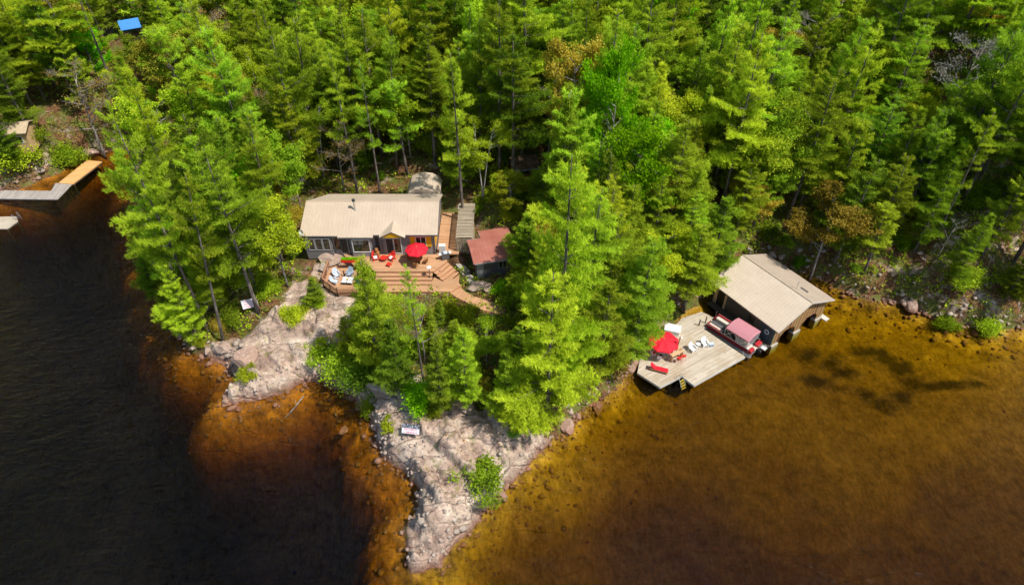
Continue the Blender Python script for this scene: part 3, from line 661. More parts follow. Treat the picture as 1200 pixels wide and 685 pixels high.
# ------------------------------------------------------------------ the cabin
cab = thing('cabin', 'long grey cabin with a beige metal roof above the cedar deck', 'cabin', (-24.2, 63.6, 6.0))
def cb_(mb, name, m, parent=cab, **k): return mb.build(name, M[m], parent, **k)
CW, CD, CH = 15.1, 7.4, 2.95
b = MB(); b.box(CW / 2, CD / 2 + .05, CH / 2 - .5, CW, CD, CH + 1.0); b.box(1.55, -.22, 1.05, 3.1, .5, 3.0); b.box(6.55, -.28, 1.38, 2.3, .56, 2.8)
cb_(b, 'wall', 'siding')
# roof: front slope, back slope, clipped rear left corner
EZ, RZ = 3.02, 4.72; RY = 4.0
rf = MB()
def slab(mb, pts, th=.12):
    mb.add([(x, y, z) for x, y, z in pts] + [(x, y, z - th) for x, y, z in pts],
           [tuple(range(len(pts))), tuple(range(len(pts), 2 * len(pts)))[::-1]] + [((i + 1) % len(pts), i, len(pts) + i, len(pts) + (i + 1) % len(pts)) for i in range(len(pts))])
slab(rf, [(-.45, -.55, EZ), (4.0, -.55, EZ), (4.0, -.75, EZ - .08), (8.1, -.75, EZ - .08), (8.1, -.42, EZ + .05), (CW + .45, -.42, EZ + .05), (CW + .45, RY, RZ), (-.3, RY, RZ)])
slab(rf, [(-.3, RY, RZ - .002), (CW + .45, RY, RZ - .002), (CW + .45, CD + .4, 3.2), (1.4, CD + .4, 3.2)])
ro = cb_(rf, 'roof', 'roof')
rb = MB()
for k in range(38):
    x = -.1 + k * .415
    if x > CW + .4: break
    y0 = -.5 if x < 4 else (-.72 if x < 8.1 else -.4)
    z0 = EZ + (y0 + .55) * (RZ - EZ) / (RY + .55)
    rb.tube([(x, y0, z0 + .015), (x, RY, RZ + .015)], .014, 4)
cb_(rb, 'roof_seam', 'roof', ro)
rc = MB(); rc.tube([(-.3, RY, RZ + .02), (CW + .45, RY, RZ + .02)], .07, 6); cb_(rc, 'ridge_cap', 'roof', ro)
fa = MB(); fa.box(1.78, -.565, EZ - .13, 4.44, .03, .16); fa.box(6.05, -.765, EZ - .21, 4.1, .03, .16); fa.box(11.83, -.435, EZ - .08, 7.44, .03, .16); fa.pieces('fascia', M['trim'], ro)
# gable over the door
gx = 10.35; gb = MB(); gb.wall([(gx - 1.3, EZ - .08), (gx + 1.3, EZ - .08), (gx, EZ + .66)], -.82, -.77); gp = cb_(gb, 'gable', 'yellow')
gb = MB()
for sg in (-1, 1): slab(gb, [(gx, -.86, EZ + .78), (gx, 1.6, EZ + .78), (gx + sg * 1.5, -.35, EZ + .09), (gx + sg * 1.5, -.86, EZ - .03)][::sg], .09)
cb_(gb, 'gable_roof', 'roof', gp)
gb = MB(); 
for sg in (-1, 1): gb.tube([(gx, -.88, EZ + .73), (gx + sg * 1.48, -.88, EZ - .07)], .055, 4)
gb.box(gx, -.86, EZ - .15, 2.9, .06, .1); cb_(gb, 'gable_trim', 'trim', gp)
# windows and doors on the front wall
def window(name, x0, x1, z0, z1, y, frame='lightgrey', mull=0, glass='glass', parent=cab, fw=.08):
    w_ = MB(); w_.box((x0 + x1) / 2, y - .03, z1 + fw / 2, x1 - x0 + 2 * fw, .07, fw); w_.box((x0 + x1) / 2, y - .03, z0 - fw / 2, x1 - x0 + 2 * fw, .07, fw)
    for x in (x0 - fw / 2, x1 + fw / 2): w_.box(x, y - .03, (z0 + z1) / 2, fw, .07, z1 - z0 - .002)
    for k in range(mull): w_.box(x0 + (x1 - x0) * (k + 1) / (mull + 1), y - .025, (z0 + z1) / 2, .07, .06, z1 - z0 - .004)
    f = w_.build(name, M[frame], parent)
    g_ = MB(); g_.box((x0 + x1) / 2, y - .005, (z0 + z1) / 2, x1 - x0, .02, z1 - z0); g_.build('pane', M[glass], f); return f
for x0, x1 in ((.4, 1.05), (1.25, 1.95), (2.15, 2.85)): window('window', x0, x1, .95, 2.5, -.47)
window('window', 3.25, 3.95, .55, 2.5, 0)
dr = window('door', 4.05, 4.8, .08, 2.45, 0, 'lightgrey', 0, 'dark')
window('bay_window', 5.6, 7.5, .72, 2.42, -.56, 'white', 0)
window('door', 8.15, 8.55, .35, 2.4, 0, 'trim', 0, 'dark')
dr = window('screen_door', 9.4, 10.15, .08, 2.42, 0, 'lightgrey', 0, 'dark')
dr = window('glass_door', 10.35, 11.1, .08, 2.42, 0, 'white', 0)
window('window', 12.95, 14.05, 1.15, 2.45, 0, 'white', 1)
for x in (12.55, 14.42): s_ = MB(); s_.box(x, -.03, 1.8, .62, .05, 1.5); s_.build('shutter', M['yellow'], cab)
b = MB(); b.box(CW + .02, 2.0, 1.75, .04, 3.4, 2.0); cb_(b, 'side_panel', 'yellow')
b = MB()
for x, y in ((.02, -.5), (3.12, -.03), (4.95, -.03), (8.9, -.03), (15.07, -.03)): b.box(x, y, 1.35, .09, .07, 2.9)
b.pieces('corner_trim', M['trim'], cab)
b = MB(); b.tube([(5.65, 2.9, 4.1), (5.65, 2.9, 5.5)], .11, 10); b.lathe([(.26, 0), (.13, .32)], 12, (5.65, 2.9, 4.08)); st = cb_(b, 'stove_pipe', 'chrome')
b = MB(); b.lathe([(.2, 0), (.2, .22), (.05, .3)], 10, (5.65, 2.9, 5.5)); cb_(b, 'pipe_cap', 'dark', st)
b = MB(); b.lathe([(.02, 0), (.2, .03), (.33, .1), (.34, .12), (.2, .05), (.02, .02)], 14); d_ = b.build('satellite_dish', M['white'], cab, loc=(-.1, -.35, EZ + .35)); d_.rotation_euler = (R(70), 0, R(-25))
b = MB(); b.tube([(-.1, -.35, EZ - .05), (-.1, -.3, EZ + .35)], .025, 5); cb_(b, 'dish_mast', 'chrome')
# rear annex
ax = thing('annex', 'small annex with a rounded beige roof behind the cabin', 'annex', (-11.2, 72.4, 6.0))
b = MB(); b.box(0, 1.3, 1.1, 3.9, 3.4, 3.2); b.build('wall', M['siding'], ax)
b = MB(); pts = [(-2.1, 2.5), (-1.7, 3.15), (-.9, 3.55), (0, 3.68), (.9, 3.55), (1.7, 3.15), (2.1, 2.5)]
b.wall(pts[::-1], -.6, 3.3); b.build('roof', M['roof'], ax)
b = MB(); b.box(0, -.63, 2.55, 4.0, .05, .12); b.build('fascia', M['orangewood'], ax)

# ------------------------------------------------------------------ main deck and steps
DZ = 5.95
deck = thing('deck', 'wide cedar deck with steps in front of the cabin', 'deck', (-16, 61, DZ))
def lp(pts, o): return [(x - o[0], y - o[1]) for x, y in pts]
O = (-16, 61)
def dpx(pts, z): return lp([at(u, v, z)[:2] for u, v in pts], O)
main = dpx([(402, 299), (522, 297), (524, 306), (508, 318), (440, 318), (431, 312), (414, 310)], DZ)
main[0] = (main[0][0], 2.5); main[1] = (main[1][0], 2.5)
b = MB(); b.prism(main, -.16, 0); b.build('deck_boards', M['deck'], deck)
side = lp([(-9.0, 63.6), (-6.35, 63.6), (-6.6, 72), (-9.0, 72)], O)
b = MB(); b.prism(side, -.18, -.02); b.build('side_deck', M['deck'], deck)
# front flight: two treads and a landing
fy = main[4][1]
x0, x1 = main[4][0] + .05, main[3][0] - .1
b = MB()
for k in range(3): b.box((x0 + x1) / 2, fy - .25 - .5 * k, -.25 - .2 * k, x1 - x0, .48, .06)
b.pieces('tread', M['deck'], deck)
b = MB(); 
for k in range(3): b.box((x0 + x1) / 2, fy - .02 - .5 * k, -.16 - .2 * k, x1 - x0, .03, .15)
b.pieces('riser', M['railtop'], deck)
land = [(x0 - .2, fy - 1.3), (x1 - .2, fy - 1.3), (x1 + .2, fy + .2), (x1 + 2.6, fy - .4), (x1 + 3.4, fy - 1.6), (x1 + 2.2, fy - 2.6), (x0 - .2, fy - 2.6)]
b = MB(); b.prism(land, -.92, -.78); b.build('landing', M['deck'], deck)
b = MB(); b.box((x0 + x1) / 2, fy - 2.64, -1.1, x1 - x0 + .6, .06, .5); b.build('skirt', M['rail'], deck)
b = MB()
for x in np.arange(x0, x1, 1.6): b.box(x, fy - 2.4, -1.6, .12, .12, 1.4)
for x in np.arange(main[0][0] + .5, main[2][0], 1.6): b.box(x, fy + .3, -.9, .12, .12, 1.5)
b.pieces('post', M['pile'], deck)
# diagonal flight down to the walkway
A0 = Vector(at(508, 318, DZ)); A1 = Vector(at(524, 306, DZ)); dn = Vector((A1.y - A0.y, A0.x - A1.x, 0)).normalized()
if dn.x < 0: dn = -dn
fl = thing('steps', 'cedar steps angling down from the deck corner to the walkway', 'steps', (A0.x, A0.y, DZ))
rl = math.atan2((A1 - A0).y, (A1 - A0).x); wl = (A1 - A0).length
b = MB(); c_ = MB()
for k in range(4):
    c = (A0 + A1) / 2 + dn * (.24 + .46 * k) - A0
    b.box(c.x, c.y, -.22 - .2 * k, wl, .46, .06, rl); c2 = c - dn * .22; c_.box(c2.x, c2.y, -.12 - .2 * k, wl, .03, .14, rl)
b.pieces('tread', M['deckd'], fl); c_.pieces('riser', M['railtop'], fl)
wz = 5.0
ww = thing('walkway', 'curving cedar boardwalk leading past the red roofed shed', 'walkway', (A0.x, A0.y, wz))
e0 = (A0 + dn * 1.9); e1 = (A1 + dn * 1.9)
up_ = [(e1.x, e1.y)] + [at(u, v, wz)[:2] for u, v in ((537, 334), (545, 341), (555, 345.5), (573, 351), (594, 357.5))]
lo_ = [(e0.x, e0.y)] + [at(u, v, wz)[:2] for u, v in ((524, 341), (534, 347), (545, 352), (562, 360), (588, 366))]
b = MB(); n = len(up_)
zz = [0, 0, -.08, -.16, -.25, -.4]
vs = [(x - A0.x, y - A0.y, q) for (x, y), q in zip(lo_, zz)] + [(x - A0.x, y - A0.y, q) for (x, y), q in zip(up_, zz)]
vs += [(x, y, q - .14) for x, y, q in vs]
fs = [(i, i + 1, n + i + 1, n + i) for i in range(n - 1)] + [(2 * n + n + i, 2 * n + n + i + 1, 2 * n + i + 1, 2 * n + i) for i in range(n - 1)]
fs += [(i + 1, i, 2 * n + i, 2 * n + i + 1) for i in range(n - 1)] + [(n + i, n + i + 1, 3 * n + i + 1, 3 * n + i) for i in range(n - 1)] + [(n - 1, 2 * n - 1, 4 * n - 1, 3 * n - 1), (0, 2 * n, 3 * n, n)]
b.add(vs, fs); b.build('boards', M['deckd'], ww)
b = MB(); b.tube([(x - A0.x, y - A0.y - .03, q - .22) for (x, y), q in zip(lo_, zz)], .07, 4); b.build('edge_beam', M['rail'], ww)
b = MB()
for x, y in lo_[1:] + up_[1:]: b.box(x - A0.x, y - A0.y, -.7, .12, .12, 1.2)
b.pieces('post', M['pile'], ww)
# wooden planter box beside the walkway
pc = at(518, 341, 4.9); pl = thing('planter_box', 'low weathered wooden planter box beside the walkway', 'planter', (pc[0], pc[1], 4.5), R(-25))
b = MB()
for x, y, sx, sy in ((0, -.42, 1.7, .06), (0, .42, 1.7, .06), (-.82, 0, .06, .78), (.82, 0, .06, .78)): b.box(x, y, .2, sx, sy, .62)
b.pieces('side_board', M['weathered'], pl); b = MB(); b.box(0, 0, .15, 1.57, .77, .6); b.build('soil', M['soil'], pl)
# lower deck with its railing
LZ = 4.95
P4 = [at(u, v, LZ)[:2] for u, v in ((379, 333), (386, 313), (404, 309), (427, 311), (421, 344), (396, 345))]
ld = thing('lower_deck', 'small lower cedar deck with a railing over the rocks', 'deck', (P4[0][0], P4[0][1], LZ))
o = P4[0]; b = MB(); b.prism(lp(P4, o), -.16, 0); b.build('deck_boards', M['deck'], ld)
Q = lp(P4, o); path = [Q[0], Q[5], Q[4]]
def railing(path, par, h=.95):
    b = MB(); pb = MB(); cp = MB()
    for (xa, ya), (xb, yb) in zip(path, path[1:]):
        L = math.hypot(xb - xa, yb - ya); a = math.atan2(yb - ya, xb - xa); k = max(1, int(L / 1.3))
        for i in range(k + 1): pb.box(xa + (xb - xa) * i / k, ya + (yb - ya) * i / k, h / 2 - .2, .09, .09, h + .4)
        for z in (.25, .5, .72): b.box((xa + xb) / 2, (ya + yb) / 2 - .055, z, L, .03, .12, a)
        cp.box((xa + xb) / 2, (ya + yb) / 2, h + .02, L + .1, .16, .04, a)
    b.build('rail', M['rail'], par); pb.pieces('post', M['rail'], par); cp.pieces('rail_cap', M['railtop'], par)
railing([Q[1], Q[0], Q[5], Q[4]], ld)
b = MB()
for x, y in Q: b.box(x, y + .1, -1.0, .13, .13, 1.7)
b.pieces('support_post', M['pile'], ld)

# ------------------------------------------------------------------ pergola/lattice, shed
lz = 5.6
ps = [at(u, v, lz + 2.3)[:2] for u, v in ((526, 256), (545, 256))] 
lt = thing('pergola', 'weathered slatted pergola and lattice screen between cabin and shed', 'pergola', (-6.6, 64.2, lz))
b = MB()
for k in range(24): b.box(.95, .1 + k * .295, 2.3, 2.0, .22, .05)
b.build('roof_slat', M['weathered'], lt)
b = MB()
for x in (0, 1.9):
    b.box(x, 3.5, 2.2, .1, 7.2, .14)
b.pieces('beam', M['weathered'], lt)
for x in (0, 1.9):
    for y in (-.05, 3.4, 6.9): b = MB(); b.box(x, y, .9, .11, .11, 2.55); b.build('post', M['weathered'], lt)
b = MB()
for k in range(7): b.box(.95, -.09, .25 + k * .3, 1.9, .03, .16)
for k in range(6): b.box(.05 + k * .36, -.12, 1.1, .09, .03, 2.2)
b.build('lattice', M['weathered'], lt)
b = MB()
for k in range(7): b.box(1.98, 1.6, .25 + k * .3, .03, 3.3, .14)
b.build('side_slat', M['weathered'], lt)
hz_ = at(532, 252, 6.5); hb = thing('grey_storage_chest', 'grey storage chest at the far end of the side deck', 'chest', (-5.9, 71.9, 5.8)); b = MB(); b.box(0, 0, .5, 1.9, .9, 1.0); b.build('body', M['trim'], hb, bevel=.03); b = MB(); b.box(0, 0, 1.04, 2.0, 1.0, .08); b.build('lid', M['lightgrey'], hb, bevel=.02)

SZ = 4.85
def pz(u, v, z): a = at(u, v, z); return Vector((a[0], a[1], z))
sh = thing('shed', 'small dark shed with a red metal roof under the tall pine', 'shed', (*pz(556, 330, SZ)[:2], SZ))
so_ = Vector(sh.location)
F0 = pz(555, 309.7, 7.45); F1 = pz(599, 303, 7.45); B0 = pz(542, 281, 7.65); 
ux = (F1 - F0); ux.z = 0; W_ = 5.0; ux.normalize(); uy = Vector((-ux.y, ux.x, 0)); D_ = 4.9
sh.rotation_euler.z = math.atan2(ux.y, ux.x); sh.location = (F0.x + .35 * ux.x + .5 * uy.x, F0.y + .35 * ux.y + .5 * uy.y, SZ)
b = MB(); b.prism([(0, 0), (W_ - .3, 0), (W_ - .3, D_ - .9), (0, D_ - .9)], -.3, [2.5, 2.5, 2.62, 2.62]); b.build('wall', M['trim'], sh)
b = MB(); h0, hm, h1 = 2.60, 3.12, 2.78
slab(b, [(-.35, -.5, h0), (W_, -.5, h0), (W_, 2.0, hm), (-.35, 2.0, hm)], .1); slab(b, [(-.35, 2.0, hm), (W_, 2.0, hm), (W_, D_ + .4, h1), (1.35, D_ + .4, h1), (1.35, 3.7, h1 + .12), (-.35, 3.7, h1 + .12)], .1)
rr = b.build('roof', M['redroof'], sh)
b = MB()
for k in range(13): b.tube([(-.3 + k * .42, -.5, h0 + .015), (-.3 + k * .42, 2.0, hm + .015)], .014, 4)
b.tube([(-.35, 2.0, hm + .015), (W_, 2.0, hm + .015)], .05, 6); b.build('roof_seam', M['redroof'], rr)
b = MB(); b.box(W_ / 2 - .2, -.52, h0 - .06, W_, .03, .14); b.box(.5, 3.72, h1 + .06, 1.7, .03, .12); b.box(1.33, 4.5, h1, .03, 1.6, .12); b.build('fascia', M['lightgrey'], rr)
window('window', 2.7, 3.6, 1.1, 2.0, 0, 'lightgrey', 1, parent=sh, fw=.06)
b = MB(); b.box(.5, -.03, 1.05, .8, .05, 2.0); b.build('door', M['lightgrey'], sh)
b = MB(); b.box(-.03, 1.2, 1.0, .05, .35, 1.6); b.build('side_board', M['maroon'], sh)
# stone steps beside the shed
for k in range(5):
    p = at(541 + k * 3.2, 314 + k * 4.5, 5.25 - .1 * k)
    b = MB(); rn = random.Random(k); pts = [(math.cos(i * 1.05) * (.8 + rn.uniform(-.12, .12)), math.sin(i * 1.05) * (.34 + rn.uniform(-.06, .06))) for i in range(6)]
    b.prism(pts, -.3, .14); o_ = b.build('stone_step', M['stone'], None, bevel=.03, loc=(p[0], p[1], ground(p[0], p[1]) + .02), rz=R(-28 + rn.uniform(-6, 6)))
    tag(o_, 'flat stone step in the flight left of the shed', 'step', 'stone steps beside the shed')

# ------------------------------------------------------------------ boathouse
AX = R(33.5)
bh = thing('boathouse', 'brown boathouse with a beige metal roof and two arched boat doors', 'boathouse', (29.6, 53.95, 0), AX)
BW, BL = 9.3, 9.3       # local x along the gable front, local y back along the side
ov = .45; EH, PH = 3.05, 5.05
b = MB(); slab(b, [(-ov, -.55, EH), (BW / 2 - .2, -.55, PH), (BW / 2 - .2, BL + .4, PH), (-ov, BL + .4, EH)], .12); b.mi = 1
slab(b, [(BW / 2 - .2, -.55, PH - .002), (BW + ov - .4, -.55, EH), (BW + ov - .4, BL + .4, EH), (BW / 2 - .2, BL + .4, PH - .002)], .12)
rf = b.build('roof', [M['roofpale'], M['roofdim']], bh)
b = MB(); xm = BW / 2 - .2
for k in range(24):
    y = -.5 + k * .42
    for xe in (-ov, BW + ov - .4): b.tube([(xe, y, EH + .015), (xm, y, PH + .015)], .013, 4)
b.build('roof_seam', M['roof'], rf)
b = MB(); b.tube([(xm, -.55, PH + .02), (xm, BL + .4, PH + .02)], .07, 6); b.build('ridge_cap', M['roof'], rf)
b = MB()
for xe in (-ov, BW + ov - .4):
    L = math.hypot(xm - xe, PH - EH); b.box((xe + xm) / 2, -.57, (EH + PH) / 2 - .08, L, .03, .18, 0, 0, -math.atan2(PH - EH, xm - xe) if xe < xm else math.atan2(PH - EH, xe - xm))
b.build('fascia', M['dockedge'], rf)
b = MB(); b.box(6.15, 1.8, 4.02 + .33, .5, 1.0, .06, 0, 0, math.atan2(PH - EH, xm - xe) * -1 if False else R(0)); hv = b.build('roof_vent', M['olive'], bh)
hv.location = (0, 0, 0); 
b = MB(); b.tube([(5.2, 2.2, 4.6), (5.2, 2.2, 5.9)], .025, 5); b.tube([(4.9, 2.2, 5.6), (5.5, 2.2, 5.6)], .015, 4); b.tube([(4.95, 2.0, 5.75), (5.45, 2.4, 5.75)], .015, 4); b.build('antenna', M['steel'], bh)
x1_ = BW - .4
zt = lambda x: EH - .12 + (PH - EH) * (1 - abs(x - xm) / (xm + ov)) - .02
b = MB(); F = []
ops = [(1.15, 3.75), (5.05, 7.65)]; bz = .3; oh = 1.75; ch = .65
b.wall([(0, bz), (1.15, bz), (1.15, oh - ch), (1.15 + ch, oh), (1.15 + ch, 1.9), (0, 1.9)], 0, .12)
b.wall([(3.75 - ch, oh), (3.75, oh - ch), (3.75, bz), (5.05, bz), (5.05, oh - ch), (5.05 + ch, oh), (5.05 + ch, 1.9), (3.75 - ch, 1.9)], 0, .12)
b.wall([(7.65 - ch, oh), (7.65, oh - ch), (7.65, bz), (x1_, bz), (x1_, 1.9), (7.65 - ch, 1.9)], 0, .12)
for a, c in ops: b.wall([(a + ch, oh), (c - ch, oh), (c - ch, 1.9), (a + ch, 1.9)], 0, .12)
b.wall([(0, 1.9), (x1_, 1.9), (x1_, zt(x1_)), (xm, zt(xm)), (0, zt(0))], 0, .12)
b.build('front_wall', M['batten'], bh)
b = MB(); 
for k in range(16):
    x = .08 + k * .56
    if x > x1_: break
    zlo = bz
    for a, c in ops:
        if a - .02 < x < c + .02: zlo = oh - max(0, ch - (x - a)) - max(0, ch - (c - x)) + .03
    b.box(x, -.015, (zlo + zt(x)) / 2, .05, .03, zt(x) - zlo)
b.build('batten', M['batten'], bh)
b = MB(); b.box(.0, BL / 2, 1.55, .12, BL - .26, 2.7); b.build('side_wall', M['sidewall'], bh)
b = MB(); b.box(x1_, BL / 2, 1.55, .12, BL - .26, 2.7); b.box(x1_ / 2, BL - .06, 1.65, x1_, .12, 2.9); b.build('rear_wall', M['greywall'], bh)
b = MB(); b.box(-.075, 1.0, 1.6, .03, 1.9, 2.4); b.build('corner_panel', M['greywall'], bh)
b = MB(); b.box(-.09, BL - 1.3, 1.3, .06, 1.0, 2.1); b.build('side_door', M['interior'], bh); b = MB(); b.box(-.1, BL - 2.0, 1.35, .08, .3, 2.3); b.box(-.1, BL - .55, 1.35, .08, .45, 2.3); b.pieces('door_frame', M['palewood'], bh)
b = MB(); b.box(-.085, 3.3, 1.8, .04, .8, .9); b.build('window', M['glass'], bh)
b = MB(); n = 18
b.tube([(-.16, .95 + .27 * math.cos(i * 2 * math.pi / n), 1.75 + .27 * math.sin(i * 2 * math.pi / n)) for i in range(n + 1)], .06, 6, False)
lr = b.build('life_ring', M['white'], None, smooth=True, loc=bh.location, rz=AX); tag(lr, 'white life ring hanging on the grey side wall of the boathouse', 'life ring')
for a, c in ((-.05, 1.15), (3.75, 5.05), (7.65, 9.0)): b = MB(); b.box((a + c) / 2, .2, -.5, c - a - .1, .7, 1.35); b.pieces('footing', M['foot'], bh)
b = MB()
for x in (.05, 4.4, 8.85): b.box(x, BL / 2 + .5, -.5, .5, BL - .6, 1.5)
b.pieces('crib', M['pile'], bh)
b = MB(); b.box(4.4, BL / 2 + .5, 2.75, 8.6, .12, .16); b.box(4.4, 6, .35, .9, 5.5, .12); b.build('inner_dock', M['weathered'], bh)
b = MB(); b.box(9.1, .0, .05, .7, 1.6, .16); b.build('front_ledge', M['dockedge'], bh)
b = MB(); b.box(-.55, 1.7, .22, .9, 3.4, .1); b.box(-.55, 7, .3, .9, 4.2, .1); b.pieces('side_ledge', M['pile'], bh)
# arch rim of each boat door
for a, c in ops:
    b = MB(); b.tube([(a, -.04, bz), (a, -.04, oh - ch), (a + ch, -.04, oh), (c - ch, -.04, oh), (c, -.04, oh - ch), (c, -.04, bz)], .03, 4); b.build('door_rim', M['rail'], bh)

# ------------------------------------------------------------------ dock
KZ = .62
K = [at(u, v, KZ)[:2] for u, v in ((747, 436), (773.5, 453), (799, 440), (813.5, 451), (873, 417.5), (824, 384.5), (838, 372), (822, 365), (800, 372), (765, 404), (750, 420))]
dk = thing('dock', 'sun bleached wooden dock with a notch for a swim ladder', 'dock', (K[0][0], K[0][1], KZ))
o = K[0]
b = MB(); b.prism(lp(K, o), -.12, 0); b.build('dock_boards', M['dock'], dk)
b = MB(); KK = lp(K, o)
for i in range(4):
    (xa, ya), (xb, yb) = KK[i], KK[i + 1]; L = math.hypot(xb - xa, yb - ya); a = math.atan2(yb - ya, xb - xa)
    nx, ny = math.sin(a), -math.cos(a); b.box((xa + xb) / 2 + nx * .03, (ya + yb) / 2 + ny * .03, -.14, L, .05, .3, a)
b.build('edge_board', M['dockedge'], dk)
b = MB()
for (xa, ya), (xb, yb) in [(KK[i], KK[i + 1]) for i in range(4)] + [(KK[4], KK[5])]:
    for t_ in (.12, .5, .88):
        x = xa + (xb - xa) * t_ + (sum(p[0] for p in KK) / 11 - xa) * .3; y = ya + (yb - ya) * t_ + (sum(p[1] for p in KK) / 11 - ya) * .3; b.tube([(x, y, -2.8), (x, y, -.12)], .12, 8)
b.pieces('pile', M['pile'], dk)
b = MB(); c = np.mean(KK, 0); b.prism([(c[0] + (x - c[0]) * .93, c[1] + (y - c[1]) * .93) for x, y in KK], -.45, -.15); b.build('frame', M['pile'], dk)
def dockpt(u, v): return at(u, v, KZ)
for i, (u, v) in enumerate(((819, 381), (826.5, 378), (838, 372))):
    p = dockpt(u, v); b = MB(); b.tube([(0, 0, -.1), (0, 0, .95)], [.08, .07], 8); t_ = b.build('dock_post', M['pile'], None, loc=p)
    tag(t_, ['round timber post at the dock corner by the boat bow', 'round timber post behind the bow of the pontoon boat', 'round timber post beside the boathouse walkway'][i], 'post', 'dock posts')
# swim ladder in the notch
p = at(797, 443, KZ); la = thing('swim_ladder', 'yellow swim ladder going down into the water in the dock notch', 'ladder', (p[0], p[1], KZ), R(33))
b = MB()
for x in (-.32, .32): b.tube([(x, .35, .25), (x, .1, .35), (x, -.25, .1), (x, -.85, -1.0)], .035, 6)
b.build('side_rail', M['chrome'], la)
for k in range(4): b = MB(); b.box(0, -.3 - k * .16, -.08 - k * .26, .62, .16, .05); b.build('rung', M['yellowp'], la)

# ------------------------------------------------------------------ furniture builders
def umbrella(loc, label, group=None, r=1.5, h=2.35):
    t = thing('patio_umbrella', label, 'umbrella', loc, R(11), group); n = 8
    b = MB(); top = (0, 0, h + .36); ring = [(r * math.cos(2 * math.pi * k / n), r * math.sin(2 * math.pi * k / n), h - .12) for k in range(n)]
    mid = []; 
    for k in range(n):
        a = ring[k]; c = ring[(k + 1) % n]; mid.append(((a[0] + c[0]) * .49, (a[1] + c[1]) * .49, h - .13))
    half = [(x * .55, y * .55, h + .20) for x, y, z in ring]; hm_ = [(x * .53, y * .53, h + .17) for x, y, z in mid]
    R1 = [v for p in zip(half, hm_) for v in p]; R2 = [v for p in zip(ring, mid) for v in p]
    dropr = [(x * 1.01, y * 1.01, z - .12) for x, y, z in R2]
    m = 2 * n; vs = [top] + R1 + R2 + dropr
    fs = [(0, 1 + k, 1 + (k + 1) % m) for k in range(m)] + [(1 + k, 1 + m + k, 1 + m + (k + 1) % m, 1 + (k + 1) % m) for k in range(m)] + [(1 + m + k, 1 + 2 * m + k, 1 + 2 * m + (k + 1) % m, 1 + m + (k + 1) % m) for k in range(m)]
    b.add(vs, fs); b.build('canopy', M['red'], t)
    b = MB(); b.tube([(0, 0, .0), (0, 0, h + .5)], .03, 8); b.build('pole', M['wood'], t)
    for k in range(n): a = ring[k]; b = MB(); b.tube([(0, 0, h + .38), (a[0] * .98, a[1] * .98, h - .15)], .012, 4); b.build('rib', M['wood'], t)
    b = MB(); b.lathe([(.28, 0), (.28, .06), (.05, .1)], 12); b.build('base', M['black'], t); return t
def adirondack(loc, rz, mat, label, group, seatpad=None):
    t = thing('adirondack_chair', label, 'chair', loc, rz, group)      # faces -y
    b = MB(); 
    for k in range(5): b.box(-.22 + k * .11, 0, .33, .1, .56, .025, 0, R(14))
    b.build('seat', M[mat], t)
    b = MB()
    for k in range(5): hgt = .78 - abs(k - 2) * .06; b.box(-.24 + k * .12, .36 + .06, .25 + hgt / 2, .11, .03, hgt, 0, R(-24))
    b.build('backrest', M[mat], t)
    for sx in (-.34, .34): b = MB(); b.box(sx, .02, .58, .14, .68, .03); b.build('armrest', M[mat], t)
    for sx in (-.32, .32):
        b = MB(); b.box(sx, -.25, .285, .08, .09, .57); b.build('leg', M[mat], t)
        b = MB(); b.box(sx, .3, .2, .06, .12, .52, 0, R(30)); b.build('leg', M[mat], t)
    if seatpad: b = MB(); b.box(0, -.02, .38, .46, .44, .07, 0, R(14)); b.build('cushion', M[seatpad], t, bevel=.02)
    return t
def chair(loc, rz, mat, pad, label, group):
    t = thing('dining_chair', label, 'chair', loc, rz, group)
    b = MB(); b.box(0, 0, .44, .48, .48, .04); b.build('seat', M[mat], t)
    b = MB(); b.box(0, .25, .72, .48, .035, .5, 0, R(-8)); b.build('backrest', M[mat], t)
    for sx in (-.21, .21):
        for sy in (-.21, .21): b = MB(); b.tube([(sx, sy, 0), (sx, sy, .43)], .02, 5); b.build('leg', M[mat], t)
        b = MB(); b.box(sx * 1.15, 0, .64, .05, .46, .03); b.build('armrest', M[mat], t)
    if pad: b = MB(); b.box(0, 0, .49, .44, .44, .06); b.build('cushion', M[pad], t, bevel=.02)
    return t
def table(loc, label, r, h, mat, name='round_table', square=False, rz=0, cat='table', group=None):
    t = thing(name, label, cat, loc, rz, group)
    b = MB()
    if square: b.box(0, 0, h - .02, r * 2, r * 1.5, .04)
    else: b.lathe([(r, 0), (r, .04)], 20, (0, 0, h - .04))
    b.build('tabletop', M[mat], t)
    for k in range(4):
        a = R(45 + 90 * k); q = r * (.75 if not square else .95); b = MB(); b.tube([(q * math.cos(a), q * math.sin(a) * (.8 if square else 1), 0), (q * .8 * math.cos(a), q * .8 * math.sin(a) * (.8 if square else 1), h - .04)], .022, 5); b.build('leg', M[mat], t)
    return t
# on the dock
uc = at(775, 413, KZ); uc = (uc[0] - .1, uc[1] - .2, KZ)
umbrella(uc, 'red octagonal umbrella over the dining set on the dock', 'red patio umbrellas', 1.75, 2.15)
table((uc[0], uc[1], KZ), 'round white table under the red umbrella on the dock', .62, .72, 'white', group=None)
lab = ['white chair with red cushion nearest the water under the dock umbrella', 'white chair with red cushion on the right of the dock umbrella table', 'white chair with red cushion on the left of the dock umbrella table', 'white chair with red cushion on the bank side of the dock umbrella table']
for k, a in enumerate((250, 340, 200, 80)):
    x, y = uc[0] + 1.02 * math.cos(R(a)), uc[1] + 1.02 * math.sin(R(a)); chair((x, y, KZ), R(a - 90), 'white', 'red', lab[k], 'white chairs around the dock table')
p = dockpt(751, 416); chair((p[0] + .3, p[1] + .35, KZ), R(150), 'white', None, 'plain white chair alone at the left edge of the dock', 'white chairs on the dock')
